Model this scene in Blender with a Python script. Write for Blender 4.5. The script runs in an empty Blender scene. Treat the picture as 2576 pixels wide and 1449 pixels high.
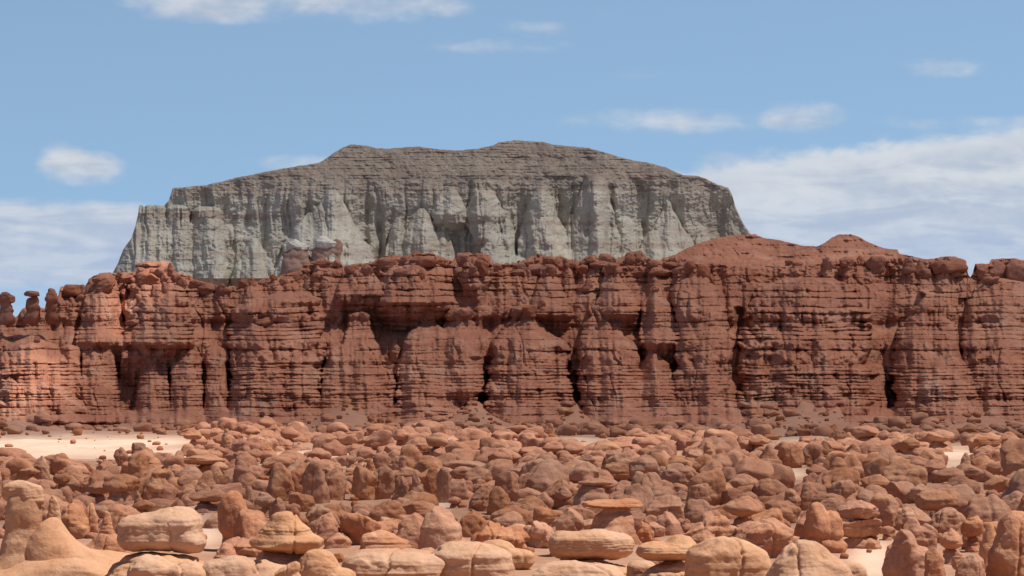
import bpy, bmesh, math, random
import numpy as np

# ------------------------------------------------------------------ camera, sky, sun, exposure
S = bpy.context.scene
F, CX, HY, H0 = 7300.0, 1288.0, 957.0, 10.0      # focal length in reference pixels, horizon row, eye height
cam_d = bpy.data.cameras.new("camera"); cam = bpy.data.objects.new("camera", cam_d)
S.collection.objects.link(cam); S.camera = cam
cam.location = (0, 0, H0); cam.rotation_euler = (math.radians(90), 0, 0)
cam_d.sensor_width = 36; cam_d.lens = F / 2576 * 36; cam_d.shift_y = 232.5 / 2576
cam_d.clip_start = 1; cam_d.clip_end = 60000

SUN_EL, SUN_DIR = 66.0, np.array([0.94, -0.14])     # sun high over the valley, to the right
SUN_DIR = SUN_DIR / np.linalg.norm(SUN_DIR)
ce, se = math.cos(math.radians(SUN_EL)), math.sin(math.radians(SUN_EL))
SUNV = np.array([SUN_DIR[0] * ce, SUN_DIR[1] * ce, se])
sl = bpy.data.lights.new("sun", 'SUN'); so = bpy.data.objects.new("sun", sl); S.collection.objects.link(so)
sl.energy = 5.0; sl.angle = math.radians(0.6); sl.color = (1.0, 0.95, 0.87)
from mathutils import Vector
so.rotation_euler = Vector(SUNV).to_track_quat('Z', 'Y').to_euler()
S.view_settings.view_transform = 'Standard'; S.view_settings.look = 'None'
S.view_settings.exposure = 0.18; S.view_settings.gamma = 1.0
try:
    S.cycles.max_bounces = 6; S.cycles.transparent_max_bounces = 12
except Exception:
    pass

class G:
    """tiny node-graph helper"""
    def __init__(s, nt): s.nt = nt; s.n = nt.nodes; s.l = nt.links
    def new(s, t, **kw):
        n = s.n.new(t)
        for k, v in kw.items(): setattr(n, k, v)
        return n
    def put(s, sock, v):
        if isinstance(v, bpy.types.NodeSocket): s.l.new(v, sock)
        else: sock.default_value = v
    def m(s, op, a, b=None, c=None, clamp=False):
        n = s.new('ShaderNodeMath', operation=op, use_clamp=clamp)
        s.put(n.inputs[0], a)
        if b is not None: s.put(n.inputs[1], b)
        if c is not None: s.put(n.inputs[2], c)
        return n.outputs[0]
    def ss(s, v, lo, hi, o0=0.0, o1=1.0):
        n = s.new('ShaderNodeMapRange', interpolation_type='SMOOTHSTEP')
        s.put(n.inputs[0], v); n.inputs[1].default_value = lo; n.inputs[2].default_value = hi
        n.inputs[3].default_value = o0; n.inputs[4].default_value = o1
        return n.outputs[0]
    def mix(s, f, a, b, mode='MIX'):
        n = s.new('ShaderNodeMix', data_type='RGBA', blend_type=mode)
        s.put(n.inputs[0], f); s.put(n.inputs[6], a); s.put(n.inputs[7], b)
        return n.outputs[2]
    def noise(s, vec, scale, detail=5, rough=0.55, dist=0.0):
        n = s.new('ShaderNodeTexNoise'); s.put(n.inputs['Vector'], vec)
        n.inputs['Scale'].default_value = scale; n.inputs['Detail'].default_value = detail
        n.inputs['Roughness'].default_value = rough; n.inputs['Distortion'].default_value = dist
        return n.outputs[0]
    def comb(s, x, y, z):
        n = s.new('ShaderNodeCombineXYZ')
        for i, v in enumerate((x, y, z)): s.put(n.inputs[i], v)
        return n.outputs[0]
    def mapv(s, vec, sc):
        n = s.new('ShaderNodeMapping'); s.put(n.inputs[0], vec); n.inputs[3].default_value = sc
        return n.outputs[0]

def rgba(c): return (c[0], c[1], c[2], 1.0)

W = bpy.data.worlds.new("World"); S.world = W; W.use_nodes = True
g = G(W.node_tree); g.n.clear()
tc = g.new('ShaderNodeTexCoord').outputs['Generated']
sx = g.new('ShaderNodeSeparateXYZ'); g.put(sx.inputs[0], tc)
X, Y, Z = sx.outputs
# the sky is looked up a little higher than the view so that the band above the horizon keeps the photograph's blue
zup = g.m('ADD', g.m('MULTIPLY', g.m('MAXIMUM', Z, 0.0), 1.1), 0.24)
sky = g.new('ShaderNodeTexSky', sky_type='NISHITA'); sky.sun_disc = False
sky.sun_elevation = math.radians(SUN_EL); sky.sun_rotation = math.atan2(SUN_DIR[0], SUN_DIR[1])
sky.altitude = 1500; sky.air_density = 1.0; sky.dust_density = 0.4; sky.ozone_density = 1.6
g.put(sky.inputs[0], g.comb(X, Y, zup))
az = g.m('ARCTAN2', X, Y); el = g.m('ARCSINE', Z)
U = g.m('MULTIPLY', az, F); V = g.m('MULTIPLY', el, F)
base = g.comb(g.m('MULTIPLY', U, 0.0042), g.m('MULTIPLY', V, 0.0105), 0.7)
n1 = g.noise(base, 1.0, 5, 0.50, 0.25)
n2 = g.noise(g.comb(g.m('MULTIPLY', U, 0.016), g.m('MULTIPLY', V, 0.026), 3.1), 1.0, 4, 0.5, 0.2)
tot = None
CL = [  # px, py, rx, ry, strength
    (560, 2, 330, 78, .70), (960, 24, 270, 56, .66), (1240, 117, 270, 30, .5), (1360, 74, 160, 28, .45),
    (222, 432, 150, 52, .72), (165, 402, 74, 48, .62), (260, 418, 70, 40, .35), (1660, 308, 330, 44, .55), (2022, 298, 130, 56, .62), (2330, 312, 200, 24, .30),
     (2500, 338, 300, 46, .6), (1880, 430, 330, 60, .5), (60, 610, 520, 120, 1.1), (330, 530, 190, 34, .4),
    (0, 560, 120, 60, .4), (740, 412, 180, 30, .6), (500, 452, 160, 26, .2), (2350, 182, 150, 36, .42), (1600, 190, 120, 22, .2), (1510, 40, 90, 16, .2),
    (1300, 720, 3000, 170, .8)]
for px, py, rx, ry, st in CL:
    dx = g.m('DIVIDE', g.m('SUBTRACT', U, px - CX), rx)
    dy = g.m('DIVIDE', g.m('SUBTRACT', V, HY - py), ry)
    r2 = g.m('ADD', g.m('MULTIPLY', dx, dx), g.m('MULTIPLY', dy, dy))
    e = g.m('MULTIPLY', g.m('SUBTRACT', 1.0, r2, clamp=True), st)
    tot = e if tot is None else g.m('MAXIMUM', tot, e) if st > .9 else g.m('ADD', tot, g.m('MULTIPLY', e, 0.75))
# the long bank at the right: a billowed upper edge rising to the right
line = g.m('SUBTRACT', HY - 418, g.m('MULTIPLY', g.m('SUBTRACT', U, 1640 - CX), -0.122))
n4 = g.noise(g.comb(g.m('MULTIPLY', U, 0.009), g.m('MULTIPLY', V, 0.013), 8.0), 1.0, 5, 0.55, 0.3)
under = g.m('ADD', g.m('SUBTRACT', line, V), g.m('MULTIPLY', g.m('SUBTRACT', n4, .5), 95))
bank = g.m('MULTIPLY', g.ss(under, -25, 60), g.ss(g.m('ADD', U, g.m('MULTIPLY', under, .8)), 1430 - CX, 1760 - CX))
rim = g.m('MULTIPLY', g.ss(under, 110, 15), bank)
tot = g.m('MAXIMUM', tot, g.m('MULTIPLY', bank, g.ss(under, 0, 90, .74, .9)))
tot = g.m('MINIMUM', tot, 0.95)
fld = g.m('ADD', tot, g.m('ADD', g.m('MULTIPLY', g.m('SUBTRACT', n1, 0.5), 0.95), g.m('MULTIPLY', g.m('SUBTRACT', n2, 0.5), 0.42)))
cov = g.m('MULTIPLY', g.ss(fld, 0.08, 0.82), g.ss(tot, 0.0, 0.25))
# overhead, out of the picture, a plain broken cloud field
hi = g.ss(el, 0.13, 0.22)
cov2 = g.ss(g.noise(g.mapv(tc, (5, 5, 9)), 1.0, 6, .55), 0.60, 0.80, 0, .25)
cov = g.m('ADD', g.m('MULTIPLY', cov, g.m('SUBTRACT', 1.0, hi)), g.m('MULTIPLY', cov2, hi))
n3 = g.noise(g.comb(g.m('MULTIPLY', U, 0.0035), g.m('MULTIPLY', V, 0.019), 5.0), 1.0, 5, 0.55, 0.6)
shade = g.ss(g.m('ADD', g.m('MULTIPLY', n3, .75), g.m('MULTIPLY', n2, .25)), 0.36, 0.66)
thick = g.ss(fld, 0.35, 1.15)
cwhite = g.mix(shade, (5.4, 6.0, 7.1, 1), (7.9, 8.1, 8.4, 1))
cgrey = g.mix(shade, (4.7, 5.6, 7.4, 1), (6.6, 7.2, 8.3, 1))
lowness = g.ss(V, 300, 520)
ccol = g.mix(g.m('MULTIPLY', rim, .85), g.mix(lowness, cgrey, cwhite), (8.0, 8.2, 8.5, 1))
skyc = g.mix(1.0, sky.outputs[0], g.mix(hi, (2.30, 2.26, 1.90, 1), (.8, .8, .8, 1)), 'MULTIPLY')
col = g.mix(g.m('MULTIPLY', cov, 0.86), skyc, ccol)
bg = g.new('ShaderNodeBackground'); g.put(bg.inputs[0], col); bg.inputs[1].default_value = 0.08
g.l.new(bg.outputs[0], g.new('ShaderNodeOutputWorld').inputs[0])

# ------------------------------------------------------------------ numeric helpers
_dirs = np.array([[1,1,0],[-1,1,0],[1,-1,0],[-1,-1,0],[1,0,1],[-1,0,1],[1,0,-1],[-1,0,-1],
                  [0,1,1],[0,-1,1],[0,1,-1],[0,-1,-1],[1,1,0],[0,-1,1],[-1,1,0],[0,-1,-1]], dtype=np.float32)
def hsh(x, y, z, seed):
    h = (x.astype(np.uint32) * np.uint32(374761393) + y.astype(np.uint32) * np.uint32(668265263)
         + z.astype(np.uint32) * np.uint32(2246822519) + np.uint32((seed * 3266489917) & 0xffffffff))
    h = (h ^ (h >> np.uint32(15))) * np.uint32(2246822519)
    h = (h ^ (h >> np.uint32(13))) * np.uint32(3266489917)
    return h ^ (h >> np.uint32(16))
def perlin(x, y, z, seed=0):
    x = np.asarray(x, np.float32); y = np.broadcast_to(np.asarray(y, np.float32), x.shape); z = np.broadcast_to(np.asarray(z, np.float32), x.shape)
    fx, fy, fz = np.floor(x), np.floor(y), np.floor(z)
    ix, iy, iz = fx.astype(np.int64), fy.astype(np.int64), fz.astype(np.int64)
    x = x - fx; y = y - fy; z = z - fz
    u = x*x*x*(x*(x*6-15)+10); v = y*y*y*(y*(y*6-15)+10); w = z*z*z*(z*(z*6-15)+10)
    def cn(a, b, c):
        d = _dirs[hsh(ix+a, iy+b, iz+c, seed) & np.uint32(15)]
        return d[..., 0]*(x-a) + d[..., 1]*(y-b) + d[..., 2]*(z-c)
    x00 = cn(0,0,0); x00 += u*(cn(1,0,0)-x00); x10 = cn(0,1,0); x10 += u*(cn(1,1,0)-x10)
    x01 = cn(0,0,1); x01 += u*(cn(1,0,1)-x01); x11 = cn(0,1,1); x11 += u*(cn(1,1,1)-x11)
    x00 += v*(x10-x00); x01 += v*(x11-x01)
    return x00 + w*(x01-x00)
def fbm(x, y, z, seed=0, oct=4, gain=0.5):
    x = np.asarray(x, np.float32); t = np.zeros_like(x); a = 1.0; f = 1.0
    for i in range(oct):
        t += a * perlin(x*f, np.asarray(y)*f, np.asarray(z)*f, seed+i*17); a *= gain; f *= 2.03
    return t
def rnd(i, seed):
    i = np.asarray(i)
    return hsh(i, np.zeros_like(i), np.zeros_like(i), seed).astype(np.float64) / 4294967295.0
def smin(a, b, k):
    h = np.maximum(k - np.abs(a-b), 0.0) / k
    return np.minimum(a, b) - h*h*k*0.25
def sstep(a, b, x):
    t = np.clip((np.asarray(x, float)-a)/(b-a), 0, 1); return t*t*(3-2*t)

def mesh_from(name, V, Fc, mat, smooth=True):
    Fc = np.asarray(Fc, np.int32); k = Fc.shape[1]
    me = bpy.data.meshes.new(name)
    me.vertices.add(len(V)); me.vertices.foreach_set("co", np.ascontiguousarray(V, np.float32).ravel())
    me.loops.add(Fc.size); me.loops.foreach_set("vertex_index", Fc.ravel())
    me.polygons.add(len(Fc)); me.polygons.foreach_set("loop_start", np.arange(0, Fc.size, k, dtype=np.int32))
    me.polygons.foreach_set("use_smooth", np.full(len(Fc), smooth))
    me.update(calc_edges=True); me.materials.append(mat)
    return me
def link(name, me, parent=None):
    o = bpy.data.objects.new(name, me); S.collection.objects.link(o)
    if parent is not None: o.parent = parent
    return o
def grid_faces(nr, nc):
    i = np.arange(nr*nc).reshape(nr, nc)
    return np.stack([i[:-1,:-1], i[:-1,1:], i[1:,1:], i[1:,:-1]], -1).reshape(-1, 4)
def pix(px, py, d):
    return (px-CX)*d/F, d, H0 + (HY-py)*d/F

# ------------------------------------------------------------------ materials
def rock_mat(name, dark, mid, light, scale, bump, bands=None, dust=None, fine=1.0, vary=0.0, cap=None):
    m = bpy.data.materials.new(name); m.use_nodes = True
    g = G(m.node_tree); g.n.clear()
    pos = g.new('ShaderNodeNewGeometry').outputs['Position']
    a = g.noise(pos, scale, 6, .6, .3); b = g.noise(pos, scale*9*fine, 6, .65)
    c = g.noise(pos, scale*0.22, 3, .5)
    t = g.m('ADD', g.m('MULTIPLY', a, .5), g.m('ADD', g.m('MULTIPLY', b, .3), g.m('MULTIPLY', c, .3)))
    r = g.new('ShaderNodeValToRGB'); g.put(r.inputs[0], t)
    r.color_ramp.elements[0].position = .38; r.color_ramp.elements[0].color = rgba(dark)
    r.color_ramp.elements[1].position = .72; r.color_ramp.elements[1].color = rgba(light)
    e = r.color_ramp.elements.new(.55); e.color = rgba(mid)
    col = r.outputs[0]
    if bands:
        bs, bc, bstr = bands
        sp = g.new('ShaderNodeSeparateXYZ'); g.put(sp.inputs[0], pos)
        w = g.m('ADD', sp.outputs[2], g.m('MULTIPLY', g.m('SUBTRACT', g.noise(pos, .06, 3), .5), 5.0))
        bn = g.noise(g.comb(g.m('MULTIPLY', sp.outputs[0], .004), g.m('MULTIPLY', sp.outputs[1], .004), g.m('MULTIPLY', w, bs)), 1.0, 5, .65)
        col = g.mix(g.ss(bn, .48, .66, 0, bstr), col, rgba(bc))
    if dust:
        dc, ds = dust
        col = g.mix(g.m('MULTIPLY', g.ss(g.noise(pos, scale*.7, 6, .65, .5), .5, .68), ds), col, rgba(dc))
    if cap:
        sp2 = g.new('ShaderNodeSeparateXYZ'); g.put(sp2.inputs[0], pos)
        zz = g.m('ADD', sp2.outputs[2], g.m('MULTIPLY', g.m('SUBTRACT', a, .5), cap[3]))
        col = g.mix(g.m('MULTIPLY', g.ss(zz, cap[0], cap[1]), g.ss(b, .3, .7, 1., .55)), col, rgba(cap[2]))
    if vary:
        inf = g.new('ShaderNodeObjectInfo').outputs['Random']
        v3 = g.noise(pos, .33, 2, .5)
        hv = g.new('ShaderNodeHueSaturation'); g.put(hv.inputs['Color'], col)
        g.put(hv.inputs['Value'], g.m('ADD', 1.0-vary, g.m('MULTIPLY', g.m('ADD', inf, g.m('MULTIPLY', v3, .9)), vary*1.05)))
        g.put(hv.inputs['Saturation'], g.m('ADD', .96, g.m('MULTIPLY', g.m('FRACT', g.m('MULTIPLY', inf, 7.3)), .16)))
        col = hv.outputs[0]
    p = g.new('ShaderNodeBsdfPrincipled'); g.put(p.inputs['Base Color'], col)
    p.inputs['Roughness'].default_value = .95
    p.inputs['Specular IOR Level'].default_value = .12
    hgt = g.m('ADD', g.noise(pos, scale*3.2, 6, .68), g.m('MULTIPLY', g.noise(pos, scale*14*fine, 5, .7), .35))
    hgt = g.m('ADD', hgt, g.m('MULTIPLY', g.noise(g.mapv(pos, (scale*1.2, scale*1.2, scale*22)), 1.0, 4, .6, .4), .10))
    bp = g.new('ShaderNodeBump'); bp.inputs['Strength'].default_value = 1.0
    bp.inputs['Distance'].default_value = bump; g.put(bp.inputs['Height'], hgt)
    g.l.new(bp.outputs[0], p.inputs['Normal'])
    g.l.new(p.outputs[0], g.new('ShaderNodeOutputMaterial').inputs[0])
    return m
M_GOB = rock_mat("goblin_sandstone", (.30,.128,.074), (.455,.222,.135), (.58,.34,.22), .45, .14, bands=(1.3, (.33,.15,.095), .4), vary=.11)
M_TAN_LIT = rock_mat("tan_sandstone_lit", (.40,.20,.115), (.525,.30,.185), (.60,.385,.265), .45, .10, vary=.06)  # paler tan copy of goblin sandstone, front-row sunlight put into its colour
M_FAR = rock_mat("red_sandstone", (.31,.122,.068), (.43,.19,.108), (.56,.30,.18), .35, .15, bands=(1.1, (.30,.125,.085), .5), vary=.16)
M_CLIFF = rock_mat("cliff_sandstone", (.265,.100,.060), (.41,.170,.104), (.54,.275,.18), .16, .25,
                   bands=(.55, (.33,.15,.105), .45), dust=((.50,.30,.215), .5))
M_RIM = rock_mat("rim_sandstone", (.24,.094,.06), (.345,.145,.094), (.45,.22,.15), .3, .16, vary=.12)
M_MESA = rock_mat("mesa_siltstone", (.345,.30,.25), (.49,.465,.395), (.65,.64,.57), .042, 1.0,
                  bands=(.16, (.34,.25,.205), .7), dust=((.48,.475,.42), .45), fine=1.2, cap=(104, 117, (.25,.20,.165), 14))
M_SAND = rock_mat("sand", (.55,.365,.26), (.63,.44,.325), (.70,.515,.395), .10, .12)
_g = G(M_SAND.node_tree); _p = next(n for n in M_SAND.node_tree.nodes if n.type == 'BSDF_PRINCIPLED')
_c = _p.inputs['Base Color'].links[0].from_socket
_a = _g.new('ShaderNodeAttribute', attribute_name="soil_shade").outputs['Fac']; _b = _g.new('ShaderNodeAttribute', attribute_name="talus").outputs['Fac']
_n = _g.noise(_g.new('ShaderNodeNewGeometry').outputs['Position'], .5, 6, .65)
_c2 = _g.mix(_g.m('MULTIPLY', _a, _g.ss(_n, .25, .6, .65, 1.)), _c, _g.mix(_n, (.27,.128,.076,1), (.40,.215,.132,1)))  # reddish soil, darkened further to paint in shade gaps between the rocks
_c3 = _g.mix(_g.m('MULTIPLY', _b, _g.ss(_n, .3, .65, 1., .6)), _c2, _g.mix(_n, (.33,.148,.098,1), (.52,.275,.185,1)))
M_SAND.node_tree.links.new(_c3, _p.inputs['Base Color'])
M_KNOB = rock_mat("knob_sandstone", (.25,.15,.115), (.36,.235,.185), (.46,.34,.28), .06, .6)
M_CAPW = rock_mat("pale_caprock", (.50,.48,.43), (.62,.60,.55), (.70,.68,.63), .03, .6)

# ------------------------------------------------------------------ ground
def ground(x, y):
    x = np.asarray(x, float); y = np.asarray(y, float)
    z = 0.60*fbm(x/38, y/38, 0.3, 5, 3) + 0.30*fbm(x/8, y/8, .7, 9, 3) + .08*fbm(x/1.9, y/1.9, .2, 10, 2)*sstep(360, 200, y)
    z = z*sstep(90, 150, y)
    px = CX + x*F/np.maximum(y, 20)
    # talus aprons under the cliff
    tal = sstep(520, 612, y+10*fbm(x/30, .3, .4, 33, 3)) * (1.0 + 2.4*(0.4+fbm(x/20, y/60, 1.5, 31, 3)))
    fan = 0*px
    for c_, h_, w_ in [] if not np.any(y > 530) else [(1190, 8, 52), (1990, 9, 105), (2085, 4.6, 55), (2430, 8, 80), (2550, 2.6, 40), (1765, 2.2, 60), (870, 3.2, 54), (640, 2.8, 60), (330, 2.8, 66), (50, 4, 70), (1440, 3.6, 36), (575, 1.6, 24)]:
        fan = fan + .62*h_*np.exp(-np.abs((px-c_+14*fbm(x/9, y/30, c_*.01, 35, 3))/(1.1*w_))**2.1)*(1+.35*fbm(x/6, y/16, .6, 36, 3))
    tal = tal*(.45+.55*sstep(500, 900, px)) + fan*sstep(548, 612, y)
    gul = sstep(545, 600, y)*0.5*np.abs(fbm(x/5+y/40, y/30, .2, 77, 3))
    z = z + tal*sstep(0, 1, y/535) - gul
    # smooth rock terrace at the near left, the viewpoint's own ridge below the camera
    z = z + 0.15*np.exp(-(((px-300)/330)**2)) * np.exp(-((y-150)/11)**2)
    z = z + 7.7*(1-sstep(18, 108, y))
    return z
xs = np.linspace(-1, 1, 520); ys = np.concatenate([np.linspace(-80, 130, 40), np.geomspace(132, 640, 420), np.geomspace(650, 26000, 60)])
gx, gy = np.meshgrid(xs, ys); wid = np.maximum(60, np.abs(gy)*0.32 + 25) + np.maximum(0, gy-700)*1.2
gx = np.sign(gx)*np.abs(gx)**1.05*wid
gz = ground(gx, gy)
Vg = np.stack([gx, gy, gz], -1).reshape(-1, 3)
me = mesh_from("ground", Vg, grid_faces(*gx.shape), M_SAND)
_gp = CX + gx*F/np.maximum(gy, 20); _gq = HY + F*H0/np.maximum(gy, 20)
_s = np.ones_like(gx)
for _cx, _cy, _rx, _ry, _k in [(230,1118,290,46,1.),(10,1134,190,44,1.),(420,1160,110,26,1.),(780,1155,140,22,1.),(1450,1120,110,22,.9),(2030,1108,110,22,.9),(2410,1170,60,62,1.),(500,1345,70,45,.8),(2195,1405,60,50,.9),(1975,1188,60,18,.9),(1105,1268,34,18,1.),(420,1280,110,30,.6)]:
    _s = _s*(1-_k*np.exp(-(((_gp-_cx)/_rx)**2+((_gq-_cy)/_ry)**2)**1.5))
_s = np.clip(_s+.35*fbm(gx/12, gy/25, .2, 700, 3), 0, 1); _t = sstep(490, 570, gy+14*fbm(gx/18, gy/40, .2, 703, 3))
for _n, _v in (("soil_shade", _s), ("talus", _t)):
    me.attributes.new(_n, 'FLOAT', 'POINT').data.foreach_set("value", _v.ravel().astype(np.float32))
o = link("ground", me); o['kind'] = 'structure'
o['label'] = 'pale sandy desert floor between the red rocks'

# ------------------------------------------------------------------ strata, blocks, towers shared by the cliff and the mesa
def pillows(px, py, bounds, amp, wfac, seed, warp=5.0):
    """rounded bedding blocks: displacement towards the viewer in metres, and the vertical bulge 0..1"""
    b = np.asarray(bounds, float)
    q = py + warp*fbm(px/170, py/120, 0.4, seed, 3) + 1.5*perlin(px/23, py/23, .2, seed+3)
    i = np.clip(np.searchsorted(b, q)-1, 0, len(b)-2)
    th = (b[1:]-b[:-1])[i]
    v = np.clip((q-b[i])/th*2-1, -1, 1)
    wd = th*np.asarray(wfac)[i]
    s = px + rnd(i, seed+1)*400 + 0.32*wd*perlin(px/(wd*1.3), i*7.7, .5, seed+5)*2
    cell = np.floor(s/wd).astype(np.int64); u = (s/wd-cell)*2-1
    keep = rnd(cell*131+i, seed+9)
    bu = np.sqrt(np.maximum(0, 1-np.abs(u)**7)); bu = 1-(1-bu)*(0.35+0.65*keep)
    bv = np.sqrt(np.maximum(0, 1-np.abs(v)**3.2))
    lay = rnd(i, seed+21)-.5
    a = np.asarray(amp)[i]*np.clip(.55+1.9*perlin(px/58+i*3.3, py/50, .7, seed+31), .0, 1.8)
    d = a*(0.85*(bv-1) + 0.55*(bu-1) + 0.9*lay + 0.7*(keep-.5))
    ms = np.clip(.5+1.6*perlin(px/50+i*2.1, py/50, .2, seed+33), 0, 1)
    return d, .7+(bv-.7)*ms, lay*(.35+.65*ms), keep
def towers(D, px, py, TW, m, bv, lay, k, seed, ripple=.09, ex=2.3, prot=1.35, cone=.036, off=lambda dc: float(np.clip(4.6+(622-dc)*.32, 2.4, 11))):
    REF = D.copy()
    for t, (xc, pts, dc, lean) in enumerate(TW):
        yy = np.array([p[0] for p in pts], float); ww = np.array([p[1] for p in pts], float)
        xo = np.array([p[2] if len(p) > 2 else 0 for p in pts], float)
        sel = (py > yy[0]-30) & (np.abs(px-xc) < ww.max()+np.abs(xo).max()+60) & (py < yy[-1]+70)
        if not sel.any(): continue
        X, Yp = px[sel], py[sel]
        w = np.interp(Yp, yy, ww); c = xc + np.interp(Yp, yy, xo) + lean*(yy[-1]-Yp)
        w = w*(1 + ripple*(bv[sel]-.7)*1.6 + ripple*1.3*lay[sel]) + 0.14*w*fbm(X/40, Yp/40, t*3.7, seed+t, 3)
        w = np.maximum(w, 2.5)
        dx = (X-c)/w
        rr = np.maximum(0, 1-np.abs(dx)**ex)**(1/(ex-.3))
        d = REF[sel] - off(dc) - cone*np.clip(Yp-yy[0], 0, 260) - w*m*prot*rr + np.maximum(np.abs(X-c)-w, 0)*m*26.0
        up = np.maximum(yy[0]-Yp, 0); d = d + up*m*50 + np.maximum(Yp-yy[-1], 0)*m*2.6
        D[sel] = smin(D[sel], d, k)
    return D

def sheet(name, px1, sky, bottom, nrow, func, mat, back, topround=10, m=0.085):
    nc = len(px1); v = np.linspace(0, 1, nrow)[:, None]
    PX = np.broadcast_to(px1[None, :], (nrow, nc)).copy()
    PY = sky[None, :] + (bottom - sky[None, :])*v**1.05
    D = func(PX, PY)
    t = np.clip((PY-sky[None, :])/topround, 0, 1)
    D = D + topround*m*1.3*(1-np.sqrt(1-(1-t)**2))
    x, y, z = pix(PX, PY, D)
    X = [x]; Yy = [y]; Z = [z]; x0, y0, z0 = x[0], y[0], z[0]
    for b in back:
        X.insert(0, (x0*(y0+b)/y0)[None]); Yy.insert(0, (y0+b)[None]); Z.insert(0, (np.minimum(z0-0.02*b-.2, z0))[None])
    X, Yy, Z = np.concatenate(X), np.concatenate(Yy), np.concatenate(Z)
    Vv = np.stack([X, Yy, Z], -1).reshape(-1, 3)
    return link(name, mesh_from(name, Vv, grid_faces(X.shape[0], nc), mat)), D, PX, PY

# ------------------------------------------------------------------ red cliff
SKY = np.array([(-430,742),(-330,730),(-260,752),(-180,738),(-120,748),(-90,775),(-20,772),(0,795),(20,798),(40,800),(58,775),(100,772),(112,776),(120,750),(146,745),(152,722),(175,716),(214,716),(224,702),(236,692),(288,686),(296,690),(303,686),(338,684),(344,662),(372,657),(410,656),(430,664),(440,684),(476,690),(492,708),(540,712),(556,722),(598,722),(606,712),(640,712),(655,704),(700,694),(740,684),(758,672),(775,662),(800,652),(850,655),(862,668),(884,668),(936,660),(956,646),(986,642),(1012,644),(1040,636),(1088,636),(1108,648),(1140,654),(1150,637),(1182,634),(1192,642),(1200,637),(1230,640),(1238,660),(1262,668),(1296,662),(1328,650),(1345,640),(1354,632),(1364,642),(1385,646),(1410,642),(1430,652),(1462,656),(1474,644),(1496,640),(1505,648),(1512,640),(1540,642),(1552,654),(1570,648),(1580,634),(1616,632),(1626,648),(1660,652),(1700,640),(1730,624),(1756,612),(1790,602),(1840,592),(1898,588),(1920,598),(1960,604),(2020,618),(2054,620),(2076,610),(2092,598),(2108,590),(2140,589),(2160,596),(2190,612),(2226,625),(2258,628),(2262,638),(2290,644),(2330,652),(2352,650),(2368,645),(2402,645),(2420,652),(2432,668),(2435,688),(2441,697),(2446,690),(2453,664),(2466,662),(2488,664),(2494,652),(2530,650),(2560,651),(2576,655),(2620,652),(2680,660),(2740,652),(2790,668),(2860,656),(2930,672),(3010,664)], float)
PXS = 1.3
px1 = np.arange(-420, 3000, PXS)
skyl = np.interp(px1, SKY[:, 0], SKY[:, 1]) + 1.6*fbm(px1/14, 0.5, .5, 4, 3) + 5*np.round(1.6*perlin(px1/22, .3, .2, 44))/1.6*sstep(1800, 1650, px1)
rs = np.random.RandomState(3)
bnd = [560]
while bnd[-1] < 1125:
    y = bnd[-1]
    if y < 700: s = rs.uniform(15, 27)
    elif y < 792: s = rs.uniform(15, 34)
    elif y < 850: s = rs.uniform(7, 14)
    elif y < 905: s = rs.uniform(26, 48)
    elif y < 1000: s = rs.uniform(6, 13)
    elif y < 1055: s = rs.uniform(13, 22)
    else: s = rs.uniform(9, 16)
    bnd.append(y+s)
bnd = np.array(bnd); mid = (bnd[1:]+bnd[:-1])/2
amp = np.select([mid < 700, mid < 792, mid < 850, mid < 905, mid < 1000], [1.7, 1.4, .7, 1.0, .62], 1.15)
wf = np.select([mid < 700, mid < 792, mid < 850, mid < 905, mid < 1000], [1.35, 1.5, 3.5, 1.7, 3.4], 1.9) * rs.uniform(.75, 1.3, len(mid))
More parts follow.
